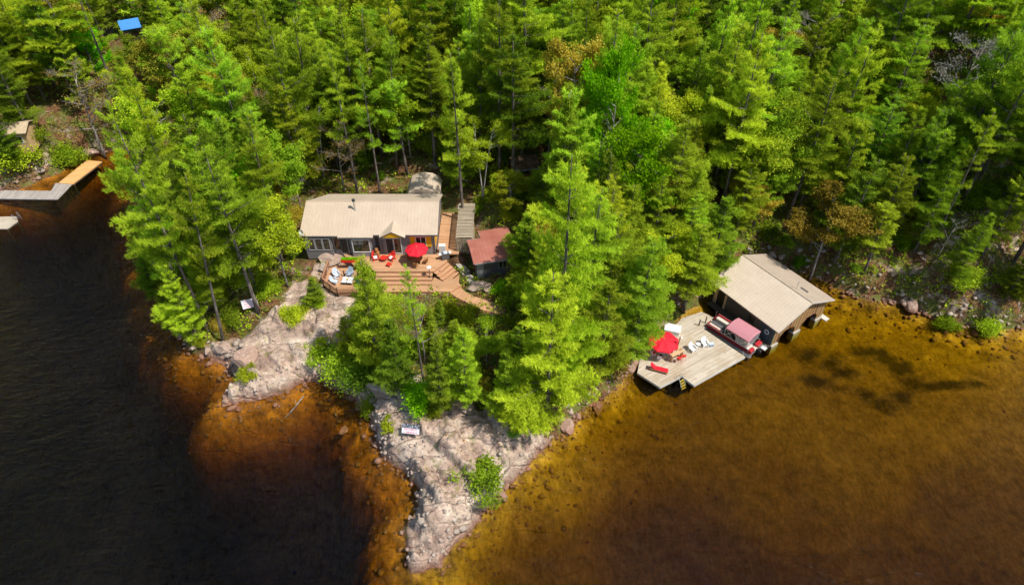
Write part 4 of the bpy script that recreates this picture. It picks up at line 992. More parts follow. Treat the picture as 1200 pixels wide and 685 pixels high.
# lounger
p = dockpt(771, 434); lo = thing('sun_lounger', 'red cushioned wooden sun lounger near the dock edge', 'sun lounger', p, R(-20))
b = MB(); b.box(.1, -.3, .3, 1.95, .05, .06); b.box(.1, .3, .3, 1.95, .05, .06); b.box(1.05, 0, .3, .05, .55, .06); b.build('frame', M['wood'], lo)
for x in (-.75, .95):
    for y in (-.28, .28): b = MB(); b.box(x, y, .13, .06, .06, .27); b.build('leg', M['wood'], lo)
b = MB(); b.box(.38, 0, .37, 1.35, .58, .09); b.build('seat_cushion', M['red'], lo, bevel=.03); b = MB(); b.box(-.6, 0, .58, .72, .58, .09, 0, 0, R(40)); b.build('back_cushion', M['red'], lo, bevel=.03)
# bar on a post
p = dockpt(791, 421); bt = thing('bar_table', 'tall pale wooden bar table wrapped around a lamp post on the dock', 'bar table', p, R(30))
b = MB(); b.box(.1, .0, 1.05, 1.7, .5, .05); b.box(.75, .5, 1.05, .5, .7, .05); b.build('tabletop', M['palewood'], bt)
for x in (-.6, .85): b = MB(); b.box(x, 0, .52, .07, .4, 1.03); b.build('leg', M['palewood'], bt)
po = thing('lamp_post', 'tall wooden post with a white lamp rising from the bar table', 'lamp post', (p[0] + .02, p[1] + .36, KZ), R(10))
b = MB(); b.tube([(0, 0, 0), (.12, 0, 3.25)], [.075, .06], 8); b.build('pole', M['wood'], po); b = MB(); b.lathe([(.04, 0), (.13, .06), (.13, .16), (.03, .2)], 10, (.3, 0, 2.9)); b.tube([(.1, 0, 3.05), (.3, 0, 3.08)], .015, 4); b.build('lamp', M['white'], po)
def stool(loc, rz, label):
    t = thing('bar_stool', label, 'stool', loc, rz, 'red bar stools on the dock'); b = MB(); b.box(0, 0, .72, .4, .4, .05); b.build('seat', M['redplastic'], t, bevel=.01)
    b = MB(); b.box(0, .19, .93, .4, .03, .3); b.build('backrest', M['redplastic'], t)
    for sx in (-.17, .17):
        for sy in (-.17, .17): b = MB(); b.tube([(sx * 1.15, sy * 1.15, 0), (sx, sy, .71)], .02, 5); b.build('leg', M['redplastic'], t)
q = dockpt(796, 426); stool((q[0] - .1, q[1] + .2, KZ), R(210), 'red bar stool on the left at the dock bar table'); stool((q[0] + .45, q[1] + .5, KZ), R(200), 'red bar stool on the right at the dock bar table')
q = dockpt(811.5, 411); adirondack(q, R(35), 'white', 'left one of two white slatted deck chairs in the middle of the dock', 'white deck chairs on the dock')
q = dockpt(825.5, 405); adirondack(q, R(15), 'white', 'right one of two white slatted deck chairs in the middle of the dock', 'white deck chairs on the dock')
q = dockpt(817.5, 406); table((q[0], q[1], KZ), 'small white side table between the two white deck chairs', .26, .48, 'white', 'side_table')
q = dockpt(833, 405); cl = thing('cooler', 'grey blue cooler box beside the right white deck chair', 'cooler', q, R(10)); b = MB(); b.box(0, 0, .18, .55, .38, .36); b.build('body', M['bluegrey'], cl, bevel=.02); b = MB(); b.box(0, 0, .39, .57, .4, .06); b.build('lid', M['slate'], cl, bevel=.015)
q = at(788, 386, 1.0); tb = thing('storage_box', 'white covered storage box on the bank behind the dock', 'box', (q[0], q[1], max(.55, ground(q[0], q[1]))), R(-18))
b = MB(); b.box(0, 0, .3, 1.75, 1.1, .8); b.build('body', M['canvaswhite'], tb, bevel=.06); b = MB(); b.box(0, 0, .74, 1.85, 1.2, .08, 0, R(2)); b.build('lid', M['canvaswhite'], tb, bevel=.03)
st_ = thing('bank_steps', 'short flight of reddish wooden steps up the bank behind the dock umbrella', 'steps', (*at(765, 391, 1.2)[:2], 1.0), R(38))
for k in range(5): b = MB(); b.box(0, .35 * k, -.1 + .2 * k, 1.3, .34, .06); b.build('tread', M['rail'] if k % 2 else M['railtop'], st_)
b = MB(); 
for x in (-.66, .66): b.box(x, .7, .22, .06, 2.0, .2, 0, R(30))
b.pieces('stringer', M['rail'], st_)

# ------------------------------------------------------------------ pontoon boat
ba = math.atan2(52.01 - 56.32, 26.16 - 22.29)
cx_, cy_ = (22.29 + 26.16) / 2, (56.32 + 52.01) / 2; off = Vector((-math.sin(ba), math.cos(ba)))
bt = thing('pontoon_boat', 'red and white pontoon boat with a faded burgundy canopy moored at the dock', 'boat', (cx_ + off.x * 1.72, cy_ + off.y * 1.72, 0), ba)
# local: +x towards the stern, y across
for sy in (-.95, .95): b = MB(); b.tube([(-3.3, sy, .35), (-2.85, sy, .12), (-2.2, sy, .08), (3.0, sy, .08), (3.15, sy, .12)], [.06, .24, .32, .32, .2], 12); b.build('pontoon', M['chrome'], bt, smooth=True)
b = MB(); b.box(0, 0, .5, 6.3, 2.55, .09); b.build('deck', M['carpet'], bt)
b = MB(); b.box(0, -1.285, .5, 6.34, .03, .13); b.box(0, 1.285, .5, 6.34, .03, .13); b.box(-3.17, 0, .5, .03, 2.5, .13); b.box(3.17, 0, .5, .03, 2.5, .13); b.pieces('trim_rail', M['chrome'], bt)
b = MB()
for sy in (-1.2, 1.2): b.box(-.1, sy, .84, 5.6, .04, .5); b.box(-.1, sy * 1.001 + (.025 if sy > 0 else -.025), .8, 5.5, .02, .12)
b.box(-2.9, -.78, .84, .04, .85, .5); b.box(-2.9, .78, .84, .04, .85, .5); b.build('fence_panel', M['maroon'], bt)
b = MB()
for sy in (-1.2, 1.2): b.tube([(-2.9, sy, 1.13), (2.7, sy, 1.13)], .035, 5); [b.tube([(x, sy, .55), (x, sy, 1.13)], .022, 4) for x in (-2.9, -1.8, -.7, .4, 1.5, 2.7)]
b.build('rail', M['chrome'], bt)
b = MB()
for sy in (-.85, .85): b.box(-1.95, sy, .75, 1.7, .6, .42)
b.box(2.35, -.55, .75, .6, 1.1, .42); b.pieces('seat', M['vinyl'], bt, bevel=.04)
b = MB()
for sy in (-1.09, 1.09): b.box(-1.95, sy, 1.02, 1.7, .13, .36)
b.pieces('seat_back', M['boatred'], bt, bevel=.03)
b = MB(); b.box(1.2, .75, .85, .5, .75, .62); b.box(1.7, -.2, .75, 1.2, .5, .4); b.build('console', M['tan'], bt, bevel=.04)
b = MB(); b.box(2.85, .7, .82, .5, .9, .42); b.box(2.9, -.75, .82, .4, .8, .42); b.pieces('stern_seat', M['boatred'], bt, bevel=.06)
b = MB(); b.box(2.9, 0, .62, .5, .6, .2); b.build('stern_cushion', M['vinyl'], bt, bevel=.04)
b = MB(); nx_ = 8
pr_ = [(y, 2.5 - .28 * (abs(y) / 1.22) ** 2.2) for y in (-1.22, -1.0, -.7, -.35, 0, .35, .7, 1.0, 1.22)]
vs = []; fs = []
for i, x in enumerate((-.55, -.45, 1.0, 2.4, 2.5)):
    dz = -.12 if i in (0, 4) else 0
    vs += [(x, y, z + dz) for y, z in pr_]
for i in range(4):
    for j in range(8): a = i * 9 + j; fs.append((a, a + 9, a + 10, a + 1))
vs2 = [(x, y, z - .04) for x, y, z in vs]; k0 = len(vs); fs2 = [tuple(i + k0 for i in f[::-1]) for f in fs]
b.add(vs + vs2, fs + fs2); 
b.box(.975, -1.225, 2.18, 3.0, .02, .14); b.box(.975, 1.225, 2.18, 3.0, .02, .14); b.build('canopy', M['canopy'], bt)
b = MB()
for sy in (-1.19, 1.19):
    for xa, xb in ((-.5, .6), (.6, -.5), (.6, 1.4), (2.45, 1.5), (-.5, -.5), (2.45, 2.45), (1.0, 1.0)): b.tube([(xa, sy, 2.2), (xb, sy, 1.13)], .02, 4)
b.build('canopy_frame', M['chrome'], bt)
b = MB()
b.box(2.46, 0, 1.65, .01, 2.35, 1.05); b.box(1.75, -1.19, 1.65, 1.35, .01, 1.0); b.box(1.75, 1.19, 1.65, 1.35, .01, 1.0); b.build('clear_curtain', M['clear'], bt)
b = MB(); b.box(3.45, 0, .62, .55, .42, .55); b.build('outboard_motor', M['black'], bt, bevel=.08)
b = MB(); b.box(3.4, 0, .1, .14, .12, .9); b.tube([(3.25, 0, -.3), (3.6, 0, -.3)], .07, 6); b.build('motor_leg', M['black'], bt)
b = MB(); b.box(3.5, .95, .5, .6, .55, .06); b.tube([(3.2, .75, .55), (3.5, .75, .8), (3.85, .75, .5)], .025, 5); b.tube([(3.2, 1.15, .55), (3.5, 1.15, .8), (3.85, 1.15, .5)], .025, 5); b.build('boarding_step', M['white'], bt)

for k, (xa, xb) in enumerate(((-2.7, -3.4), (2.2, 2.9))):
    pts = []
    for i in range(9): f = i / 8; pts.append((xa + (xb - xa) * f, -1.25 - .75 * f, .6 - .16 * math.sin(f * math.pi) + .04 * f))
    b = MB(); b.tube(pts, .022, 5); o_ = b.build('mooring_rope', M['canvaswhite'], None, loc=bt.location, rz=ba); tag(o_, ['white mooring rope from the boat bow to the dock', 'white mooring rope from the boat stern to the dock'][k], 'rope', 'mooring ropes of the pontoon boat')
# ------------------------------------------------------------------ things on the decks
q = at(490, 307, DZ); uq = (q[0], q[1] - .1, DZ)
umbrella(uq, 'red octagonal umbrella over the brown dining set in front of the cabin', 'red patio umbrellas', 1.35, 2.1)
table(uq, 'brown wooden table under the red umbrella in front of the cabin', .6, .72, 'wood')
for k, (a, l) in enumerate(((260, 'brown wooden chair nearest the steps at the cabin umbrella table'), (350, 'brown wooden chair on the right at the cabin umbrella table'), (170, 'brown wooden chair on the left at the cabin umbrella table'), (80, 'brown wooden chair nearest the cabin wall at the umbrella table'))):
    chair((uq[0] + .95 * math.cos(R(a)), uq[1] + .95 * math.sin(R(a)), DZ), R(a - 90), 'carved' if k else 'wood', None, l, 'brown chairs around the cabin table')
def dpt(u, v): return at(u, v, DZ)
adirondack(dpt(440.5, 304), R(20), 'redplastic', 'left one of two red slatted chairs with white cushions on the main deck', 'red deck chairs', 'canvaswhite')
adirondack(dpt(459, 304.5), R(-30), 'redplastic', 'right one of two red slatted chairs with white cushions on the main deck', 'red deck chairs', 'canvaswhite')
table(dpt(450, 305), 'round red side table between the red slatted chairs', .42, .45, 'redplastic', 'side_table')
q = dpt(456, 311.5); fs_ = thing('footstool', 'small red footstool in front of the right red chair', 'footstool', q, R(-25)); b = MB(); b.box(0, 0, .32, .5, .5, .05); b.build('top', M['redplastic'], fs_)
for sx in (-.2, .2):
    for sy in (-.2, .2): b = MB(); b.box(sx, sy, .15, .05, .05, .3); b.build('leg', M['redplastic'], fs_)
q = dpt(443.5, 297); cv = thing('carved_bear', 'brown carved wooden bear standing against the cabin wall', 'carving', (q[0], 62.95, DZ))
b = MB(); b.lathe([(.26, 0), (.3, .1), (.24, .12), (.26, .35), (.3, .6), (.28, .8), (.2, .98), (.17, 1.02)], 12); b.lathe([(.1, 0), (.19, .06), (.21, .18), (.16, .3), (.06, .35)], 10, (0, -.03, 1.0)); b.box(0, -.2, 1.15, .12, .16, .1)
for sx in (-.14, .14): b.lathe([(.03, 0), (.06, .03), (.03, .08)], 6, (sx, 0, 1.3)); b.tube([(sx * 1.9, -.02, .85), (sx * 1.7, -.25, .6), (sx * .8, -.34, .62)], .075, 6)
b.build('body', M['carved'], cv, smooth=True)
q = dpt(411, 306.5); fb = thing('flower_box', 'long red flower box with green plants on the deck edge', 'flower box', (q[0], q[1], DZ), R(1))
b = MB(); b.box(0, 0, .17, 2.2, .42, .34); b.build('box', M['redplastic'], fb)
rs_ = np.random.RandomState(5); n = 900; P = np.stack([rs_.uniform(-1, 1, n), rs_.uniform(-.16, .16, n), .33 + rs_.uniform(0, .1, n)], 1); D = unit(rs_.normal(0, .5, (n, 3)) + (0, 0, 1)); Wd = unit(np.cross(D, unit(rs_.normal(0, 1, (n, 3)))))
fo = bpy.data.objects.new('foliage', leafmesh('foliage', P, D, Wd, np.stack([rs_.uniform(.1, .28, n), rs_.uniform(.02, .05, n)], 1), rs_.uniform(.3, .9, n), L_fresh, True)); col.objects.link(fo); fo.parent = fb
q = dpt(503.5, 322); ps_ = thing('lamp_post', 'short dark lamp post with a flat white top at the deck corner', 'lamp post', (q[0], q[1], DZ - .9)); b = MB(); b.tube([(0, 0, 0), (0, 0, 2.0)], .05, 6); b.build('pole', M['trim'], ps_); b = MB(); b.lathe([(.28, 0), (.28, .05), (.06, .12)], 12, (0, 0, 2.0)); b.build('lamp', M['white'], ps_)
q = dpt(522, 303); gr = thing('barbecue_grill', 'grey barbecue grill at the foot of the lattice screen', 'grill', (q[0], q[1], DZ), R(20)); b = MB(); b.box(0, 0, .45, .9, .5, .8); b.build('cabinet', M['trim'], gr); b = MB(); b.lathe([(.32, 0), (.3, .14), (.12, .24)], 12, (0, 0, .86)); b.build('lid', M['slate'], gr, smooth=True); b = MB(); b.box(-.6, 0, .84, .3, .4, .04); b.box(.6, 0, .84, .3, .4, .04); b.pieces('side_shelf', M['white'], gr)
b = MB(); b.box(0, 0, .55, .8, .5, 1.1); bx_ = b.build('wall_cabinet', M['canvaswhite'], None, bevel=.03, loc=(-8.3, 63.9, DZ)); tag(bx_, 'cream cabinet beside the right end of the cabin', 'cabinet')
# lower deck
def lpt(u, v): return at(u, v, LZ)
adirondack(lpt(395, 324), R(-35 - 90 + 160), 'slate', 'pale blue grey slatted chair at the back left of the lower deck', 'slatted chairs on the lower deck')
adirondack(lpt(393, 332), R(75), 'slate', 'pale blue grey slatted chair at the front left of the lower deck', 'slatted chairs on the lower deck')
adirondack(lpt(410.5, 323), R(-5), 'bluegrey', 'grey slatted chair standing alone behind the lower deck table', 'slatted chairs on the lower deck')
q = lpt(408, 331); tt = thing('low_table', 'low square white table with a dark cross on the lower deck', 'table', q, R(-5)); b = MB(); 
for sx in (-.33, .33):
    for sy in (-.27, .27): b.box(sx, sy, .42, .58, .46, .05)
b.build('tabletop', M['white'], tt); b = MB(); b.box(0, 0, .38, 1.2, .95, .04); b.build('frame', M['dark'], tt)
for sx in (-.5, .5):
    for sy in (-.4, .4): b = MB(); b.box(sx, sy, .18, .06, .06, .36); b.build('leg', M['dark'], tt)
b = MB(); b.lathe([(.06, 0), (.1, .05), (.09, .16), (.04, .2)], 10); o_ = b.build('bowl', M['yellow'], None, loc=(q[0], q[1], LZ + .445)); tag(o_, 'small yellow orange bowl in the middle of the low white table', 'bowl')
for k, (u, v, l) in enumerate(((422, 317, 'blue folded chair leaning at the upper right corner of the lower deck'), (421, 334, 'dark blue folding chair at the lower right corner of the lower deck'))):
    q = lpt(u, v); t_ = thing('folding_chair', l, 'chair', q, R(80 - 20 * k), 'blue folding chairs'); b = MB(); b.box(0, 0, .42, .46, .42, .03); b.build('seat', M['blue'], t_); b = MB(); b.box(0, .22, .72, .46, .03, .5, 0, R(-12)); b.build('backrest', M['blue'], t_)
    for sx in (-.23, .23): b = MB(); b.tube([(sx, -.25, 0), (sx, .3, .9)], .016, 4); b.build('leg', M['chrome'], t_); b = MB(); b.tube([(sx, .3, 0), (sx, -.25, .62)], .016, 4); b.build('leg', M['chrome'], t_)

# ------------------------------------------------------------------ signs on the rocks
def mat_sign(band):
    t = NT('sign_face'); s = t.n('ShaderNodeSeparateXYZ'); t.link(t.pos(obj=True), s.inputs[0]); x, z = s.outputs[0], s.outputs[2]
    rows = t.math('FRACT', t.math('MULTIPLY', z, 4.2)); wn = t.noise(t.pos((9, 1, 2), obj=True), 1.6, 3)
    ink = t.math('MULTIPLY', t.math('MULTIPLY', t.math('GREATER_THAN', rows, .45), t.math('GREATER_THAN', wn, .47)), t.math('LESS_THAN', t.math('ABSOLUTE', x), .62))
    c = t.mix(t.math('MULTIPLY', ink, .75), (.74, .73, .75), (.70, .16, .20))
    if band: c = t.mix(t.math('GREATER_THAN', z, .98), c, t.mix(t.math('GREATER_THAN', t.noise(t.pos((7, 1, 5), obj=True), 2, 2), .55), (.05, .06, .09), (.5, .5, .53)))
    return t.out(t.bsdf(c, .5))
def sign(name, u, v, z0, w, h, rz, rx, label, band, roll=0):
    x, y, _ = at(u, v, z0); g_ = ground(x, y)
    t = thing(name, label, 'sign', (x, y, g_ + .12), rz)
    b = MB(); b.box(0, 0, .45 + h / 2, w, .03, h, 0, rx, roll); b.build('panel', mat_sign(band), t)
    for sx in (-w * .42, w * .42): b = MB(); b.box(sx, .06, .3, .06, .05, 1.1); b.build('post', M['wood'], t)
sign('warning_sign', 482, 507, 3.4, 1.7, .95, R(-8), R(-35), 'white sign with a dark header band and red lettering on the lower rocks', True)
sign('banner_sign', 298, 371, 2.6, 1.75, 1.0, R(12), R(-30), 'white banner sign with faint red lettering under the pines on the left shore', False, R(-8))

# ------------------------------------------------------------------ far shore docks on the left
def ldk(name, label, pts, z, m, rz=0):
    P = [at(u, v, z)[:2] for u, v in pts]; o = P[0]; t = thing(name, label, 'dock', (o[0], o[1], z)); b = MB(); b.prism(lp(P, o), -.14, 0); b.build('dock_boards', M[m], t)
    b = MB(); q = lp(P, o); c = np.mean(q, 0)
    for x, y in q: b.tube([(c[0] + (x - c[0]) * .9, c[1] + (y - c[1]) * .9, -2.6), (c[0] + (x - c[0]) * .9, c[1] + (y - c[1]) * .9, -.14)], .1, 6)
    b.pieces('pile', M['pile'], t)
    b = MB(); b.prism([(c[0] + (x - c[0]) * .96, c[1] + (y - c[1]) * .96) for x, y in q], -.35, -.141); b.build('frame', M['pile'], t); return t
ldk('grey_dock', 'grey weathered dock reaching out from the left shore', [(-14, 232.5), (67, 233.5), (84, 216), (65, 214.5), (60, 223.5), (6, 223), (-14, 226)], .45, 'greydock')
ldk('new_dock', 'new orange wooden dock running towards the end of the bay', [(68.5, 214.2), (85, 215.7), (119.5, 189.3), (102, 187.6)], .5, 'orangedeck')
fl_ = ldk('swim_raft', 'pale swim raft cut off by the left edge of the photo', [(-14, 267.5), (8, 268), (21, 259), (19, 253.5), (-14, 254)], .45, 'dock')
q = at(19, 255, .45); b = MB(); [b.tube([(x, 0, 0), (x, 0, .75), (x, -.5, .75), (x, -.6, -.3)], .035, 5) for x in (-.35, .35)]; [b.tube([(-.35, -.55, z), (.35, -.55, z)], .03, 4) for z in (.1, .4)]
o_ = b.build('raft_ladder', M['chrome'], None, loc=(q[0], q[1], .45), rz=R(60)); tag(o_, 'bright metal ladder at the corner of the swim raft', 'ladder')
q = at(14, 147, 8.0); ct = thing('cottage', 'small cottage with a tan roof half hidden above the left docks', 'cottage', (q[0], q[1], 4.6), R(8))
b = MB(); b.box(0, 0, 1.4, 4.2, 3.4, 3.4); b.build('wall', M['palewood'], ct)
b = MB(); slab(b, [(-2.5, -2.1, 3.1), (2.5, -2.1, 3.1), (2.5, 0, 3.9), (-2.5, 0, 3.9)], .1); slab(b, [(-2.5, 0, 3.9), (2.5, 0, 3.9), (2.5, 2.1, 3.1), (-2.5, 2.1, 3.1)], .1); b.build('roof', M['tan'], ct)
window('window', -1.2, -.3, 1.4, 2.4, -1.7, 'white', 0, parent=ct); window('window', .5, 1.4, 1.4, 2.4, -1.7, 'white', 0, parent=ct)
# things half hidden in the forest
q = at(150, 24, 14); g_ = ground(q[0], q[1]); tp_ = thing('tarp_shelter', 'bright blue tarpaulin shelter glimpsed through the trees at the upper left', 'shelter', (q[0], q[1], g_), R(30))
BT = 14 - g_ + .2
b = MB(); slab(b, [(-1.6, -1.3, BT - 1.2), (1.6, -1.3, BT - 1.2), (1.6, 0, BT), (-1.6, 0, BT)], .06); slab(b, [(-1.6, 0, BT), (1.6, 0, BT), (1.6, 1.3, BT - 1.2), (-1.6, 1.3, BT - 1.2)], .06); b.build('roof', M['bluepaint'], tp_)
for sx in (-1.4, 1.4):
    for sy in (-1.1, 1.1): b = MB(); b.box(sx, sy, (BT - 1.3) / 2, .14, .14, BT - 1.25); b.build('post', M['pile'], tp_)
q = at(615, 188, 9.5); g_ = ground(q[0], q[1]); wsx = thing('woodshed', 'open woodshed with a leaf strewn dark roof behind the cabin', 'shed', (q[0], q[1], g_), R(14))
b = MB(); slab(b, [(-1.9, -1.3, 2.1), (1.9, -1.3, 2.1), (1.9, 1.6, 2.6), (-1.9, 1.6, 2.6)], .08); b.build('roof', mat_paint('leaf_strewn_roof', (.20, .12, .08), .8, .6, sc=1.2), wsx)
b = MB(); b.box(0, -1.33, 2.05, 3.8, .05, .14); b.build('fascia', M['bluegrey'], wsx)
for sx in (-1.75, 1.75):
    for sy in (-1.15, 1.4): b = MB(); b.box(sx, sy, 1.0, .12, .12, 2.1); b.build('post', M['pile'], wsx)
b = MB(); [b.tube([(-1.5, -.7 + .0 * i, .15 + .2 * i), (1.5, -.7, .15 + .2 * i)], .09, 6) for i in range(5)]; b.pieces('log_stack', M['carved'], wsx)
q = at(826, 54, 14); g_ = ground(q[0], q[1]); vp = thing('lookout_platform', 'dark timber lookout platform among the trees at the top of the photo', 'platform', (q[0], q[1], g_), R(5)); PT = 14 - g_
b = MB(); b.box(0, 0, PT, 5.0, 2.5, .12); b.build('floor', M['weathered'], vp)
for sx in (-2.3, 0, 2.3):
    for sy in (-1.1, 1.1): b = MB(); b.box(sx, sy, PT / 2 + .2, .16, .16, PT + 1.2); b.build('post', M['pile'], vp)
b = MB(); b.box(0, -1.2, PT + .75, 5, .06, .1); b.build('rail', M['pile'], vp)
# half sunken branch
q0 = at(334, 488, 0); q1 = at(357, 467, 0); b = MB(); dx, dy = q1[0] - q0[0], q1[1] - q0[1]
b.tube([(0, 0, -.12), (dx * .5, dy * .5, .06), (dx, dy, .5)], [.03, .05, .07], 6); b.tube([(dx * .6, dy * .6, .12), (dx * .72 - .4, dy * .72 + .2, .4)], .02, 4)
o_ = b.build('driftwood_branch', BK_grey, None, loc=q0); tag(o_, 'thin bleached branch lying half in the water off the middle rocks', 'branch')
# ------------------------------------------------------------------ forest
def gpt(u, v):
    z = 4.0
    for _ in range(12): x, y, _z = at(u, v, z); z = z * .4 + ground(x, y) * .6
    return x, y, z
used = {}
def place(key, x, y, z, H, Rr=None, rz=None, label='', group=None, leaf=None, tilt=0, cat=None):
    o = PR[key]; sh_ = H / o['_h']; sr = sh_ if Rr is None else Rr / o['_r']
    rz = rnd.uniform(0, 6.28) if rz is None else rz
    nm = 'foliage' if o.name.split('.')[0] == 'shrub' else 'crown'
    if key not in used and leaf is None:
        used[key] = 1; o.location = (x, y, z - .05); o.rotation_euler = (0, 0, rz); o.scale = (sr, sr, sh_); o['label'] = label
        if group: o['group'] = group
        r = o
    else:
        r = dup(o, (x, y, z - .05), rz, (sr, sr, sh_), label, group, {nm: leaf} if leaf else None)
    if not group and 'group' in r: del r['group']
    if tilt: r.rotation_euler = (tilt * math.cos(rz), tilt * math.sin(rz), rz)
    return r
for o in PR.values(): _kidcache[o.name] = [(c, kids(c)) for c in kids(o)]
POS = []
def hero(key, ub, vb, vt, wpx, label, leaf=None, rz=None, tilt=0):
    x, y, z = gpt(ub, vb); b_ = (vt - 342.5) / FOC; t_ = y / (CP - b_ * SP); H = CAM_H - t_ * (SP + b_ * CP) - z
    w_ = math.hypot(y, CAM_H - z - H / 2); 
    place(key, x, y, z, H, wpx / FOC * w_ / 2, rz, label, None, leaf, tilt); POS.append((x, y, wpx / FOC * w_ / 2))
hero('pineH', 655, 428, 180, 126, 'tallest pine, standing in the middle of the point beside the red roofed shed')
hero('pineH', 640, 496, 318, 122, 'broad bright pine hanging over the water right of the lower rocks')
hero('pineA', 738, 428, 285, 96, 'full pine just left of the dock umbrella')
hero('pineB', 700, 452, 335, 84, 'medium pine on the shore between the broad pine and the dock')
hero('pineD', 447, 442, 306, 78, 'dense conical pine in front of the main deck', tilt=0)
hero('pineE', 497, 452, 312, 40, 'thin open pine with a bare trunk below the deck lamp post')
hero('pineB', 548, 486, 388, 52, 'airy pine below the curving walkway')
hero('pineD', 518, 482, 396, 46, 'short pine behind the lower rocks', L_dark)
hero('pineD', 594, 490, 408, 46, 'short pine close left of the broad bright pine')
hero('pineD', 414, 432, 372, 44, 'small bushy pine left of the dense conical pine', L_pine2)
hero('pineD', 470, 458, 372, 52, 'small pine between the conical pine and the thin open pine', L_dark)
hero('pineD', 372, 354, 324, 27, 'little dark spruce like pine left of the lower deck', L_dark)
hero('pineC', 303, 366, 172, 92, 'tall pine on the left headland nearest the cabin')
hero('pineC', 246, 390, 122, 80, 'tallest pine of the left headland', tilt=.05)
hero('pineE', 262, 400, 205, 60, 'leaning open pine with a pale trunk on the left headland', tilt=.12)
hero('mapB', 338, 336, 243, 52, 'round bright green maple left of the cabin', leaf=L_lime)
hero('pineB', 216, 350, 176, 62, 'full pine on the water edge of the left headland')
hero('pineD', 232, 396, 315, 50, 'small pine at the foot of the left headland', L_pine2)
hero('pineB', 222, 268, 82, 58, 'tall pine overhanging the bay at the left headland', L_pine2)
hero('pineA', 800, 366, 262, 78, 'pine on the bank between the dock and the boathouse')
hero('pineB', 758, 368, 280, 48, 'small pine on the bank above the white storage box')
hero('pineB', 828, 332, 235, 72, 'pine brushing the rear left corner of the boathouse roof')
hero('mapA', 948, 330, 232, 62, 'golden leaved tree behind the boathouse', L_gold)
hero('mapA', 706, 262, 58, 54, 'vivid green maple standing out in the upper middle of the forest', L_fresh)
hero('mapB', 735, 300, 158, 60, 'bright green maple below the vivid green maple', L_fresh)
hero('mapA', 668, 215, 52, 56, 'golden green tree left of the vivid green maple', L_gold)
hero('mapB', 768, 120, -8, 36, 'neon green treetop cut by the top edge of the photo', L_fresh)
hero('pineB', 1112, 338, 252, 46, 'pine leaning over the right bank')
hero('pineD', 1176, 352, 288, 44, 'short pine low on the right bank', L_dark)
hero('pineB', 1150, 300, 200, 54, 'pine at the top of the right bank')
hero('bare', 1100, 168, 46, 60, 'pale silvery tree in the forest at the upper right', L_grey, rz=1.0)
hero('pineD', 32, 178, 128, 34, 'small pine in front of the tan roofed cottage')
hero('pineD', 5, 184, 124, 40, 'small pine at the left edge in front of the cottage', L_dark)

hero('dead', 935, 110, 14, 56, 'grey leafless tree at the top right of the middle')
hero('dead', 642, 200, 100, 34, 'grey leafless tree behind the woodshed')
hero('bare', 124, 186, 82, 66, 'reddish budding tree at the head of the left bay')
hero('bare', 262, 105, 10, 40, 'brown half bare tree in the upper left forest')
hero('birch', 742, 262, 190, 42, 'white stemmed birch right of the tallest pine')
hero('mapB', 634, 306, 266, 32, 'small golden tree overhanging the red roofed shed', L_gold)
hero('pineE', 330, 250, 128, 46, 'open pine with bare trunk behind the left end of the cabin')
hero('pineE', 447, 236, 70, 40, 'slender pine with a long bare trunk behind the middle of the cabin')
hero('pineE', 543, 262, 60, 58, 'slender pine with a tall bare trunk right of the annex')
hero('pineE', 420, 232, 62, 44, 'slender pine with a bare trunk behind the stove pipe')
for u, v, t_, w_, l in ((176, 308, 268, 34, 'small pine at the waterline highest up the left headland shore'), (186, 350, 300, 38, 'small pine at the waterline halfway down the left headland shore'), (204, 384, 340, 36, 'small pine at the waterline near the left headland tip'), (212, 330, 262, 46, 'short full pine just inland on the left headland shore')):
    hero('pineD', u, v, t_, w_, l)
# protected sight lines: what the photo leaves uncovered by trees
prot = [[(138,8),(164,8),(164,34),(138,34)],[(1088,56),(1132,56),(1132,108),(1088,108)],[(60,240),(88,184),(110,172),(168,166),(158,198),(164,235),(168,262),(160,300),(60,300)],[(520,340),(560,330),(604,340),(600,372),(560,372),(524,352)],[(360,238),(480,226),(482,214),(512,214),(520,240),(548,250),(546,282),(566,268),(588,264),(600,300),(594,322),(600,366),(520,345),(440,330),(428,348),(376,338),(370,300),(356,296),(352,270)],
 [(838,330),(868,299),(900,303),(984,352),(984,378),(905,412),(880,425),(815,458),(772,458),(742,440),(745,410),(760,385),(778,378),(806,370)],
 [(222,405),(262,392),(300,388),(340,385),(352,345),(372,352),(395,345),(400,420),(400,470),(260,480)],
 [(440,455),(530,478),(560,492),(640,512),(600,575),(500,680),(450,560)],
 [(-20,240),(-20,190),(60,192),(110,165),(150,172),(150,190),(80,240)],
 [(1085,380),(1082,350),(1105,320),(1140,290),(1165,310),(1190,350),(1215,360),(1215,395)],
 [(715,445),(745,420),(752,432),(735,450)],[(590,178),(632,178),(634,196),(592,194)]]
PA = [[tuple(p) for p in P] for P in prot]
def pin(u, v, P):
    c = False; n = len(P)
    for i in range(n):
        x0, y0 = P[i]; x1, y1 = P[(i + 1) % n]
        if (y0 > v) != (y1 > v) and u < (x1 - x0) * (v - y0) / (y1 - y0) + x0: c = not c
    return c
def hides(x, y, z, H, r, cb):
    for i in range(7):
        f = cb + (1 - cb) * i / 6; rr = r * (.3 + .7 * (1 - (i / 6)) ** .7) * .78 if i < 6 else 0
        for s in (-1, 0, 1):
            u, v = proj(x + s * rr, y, z + H * f)
            for P in PA:
                if pin(u, v, P): return True
    u, v = proj(x, y, z + .3)
    return False
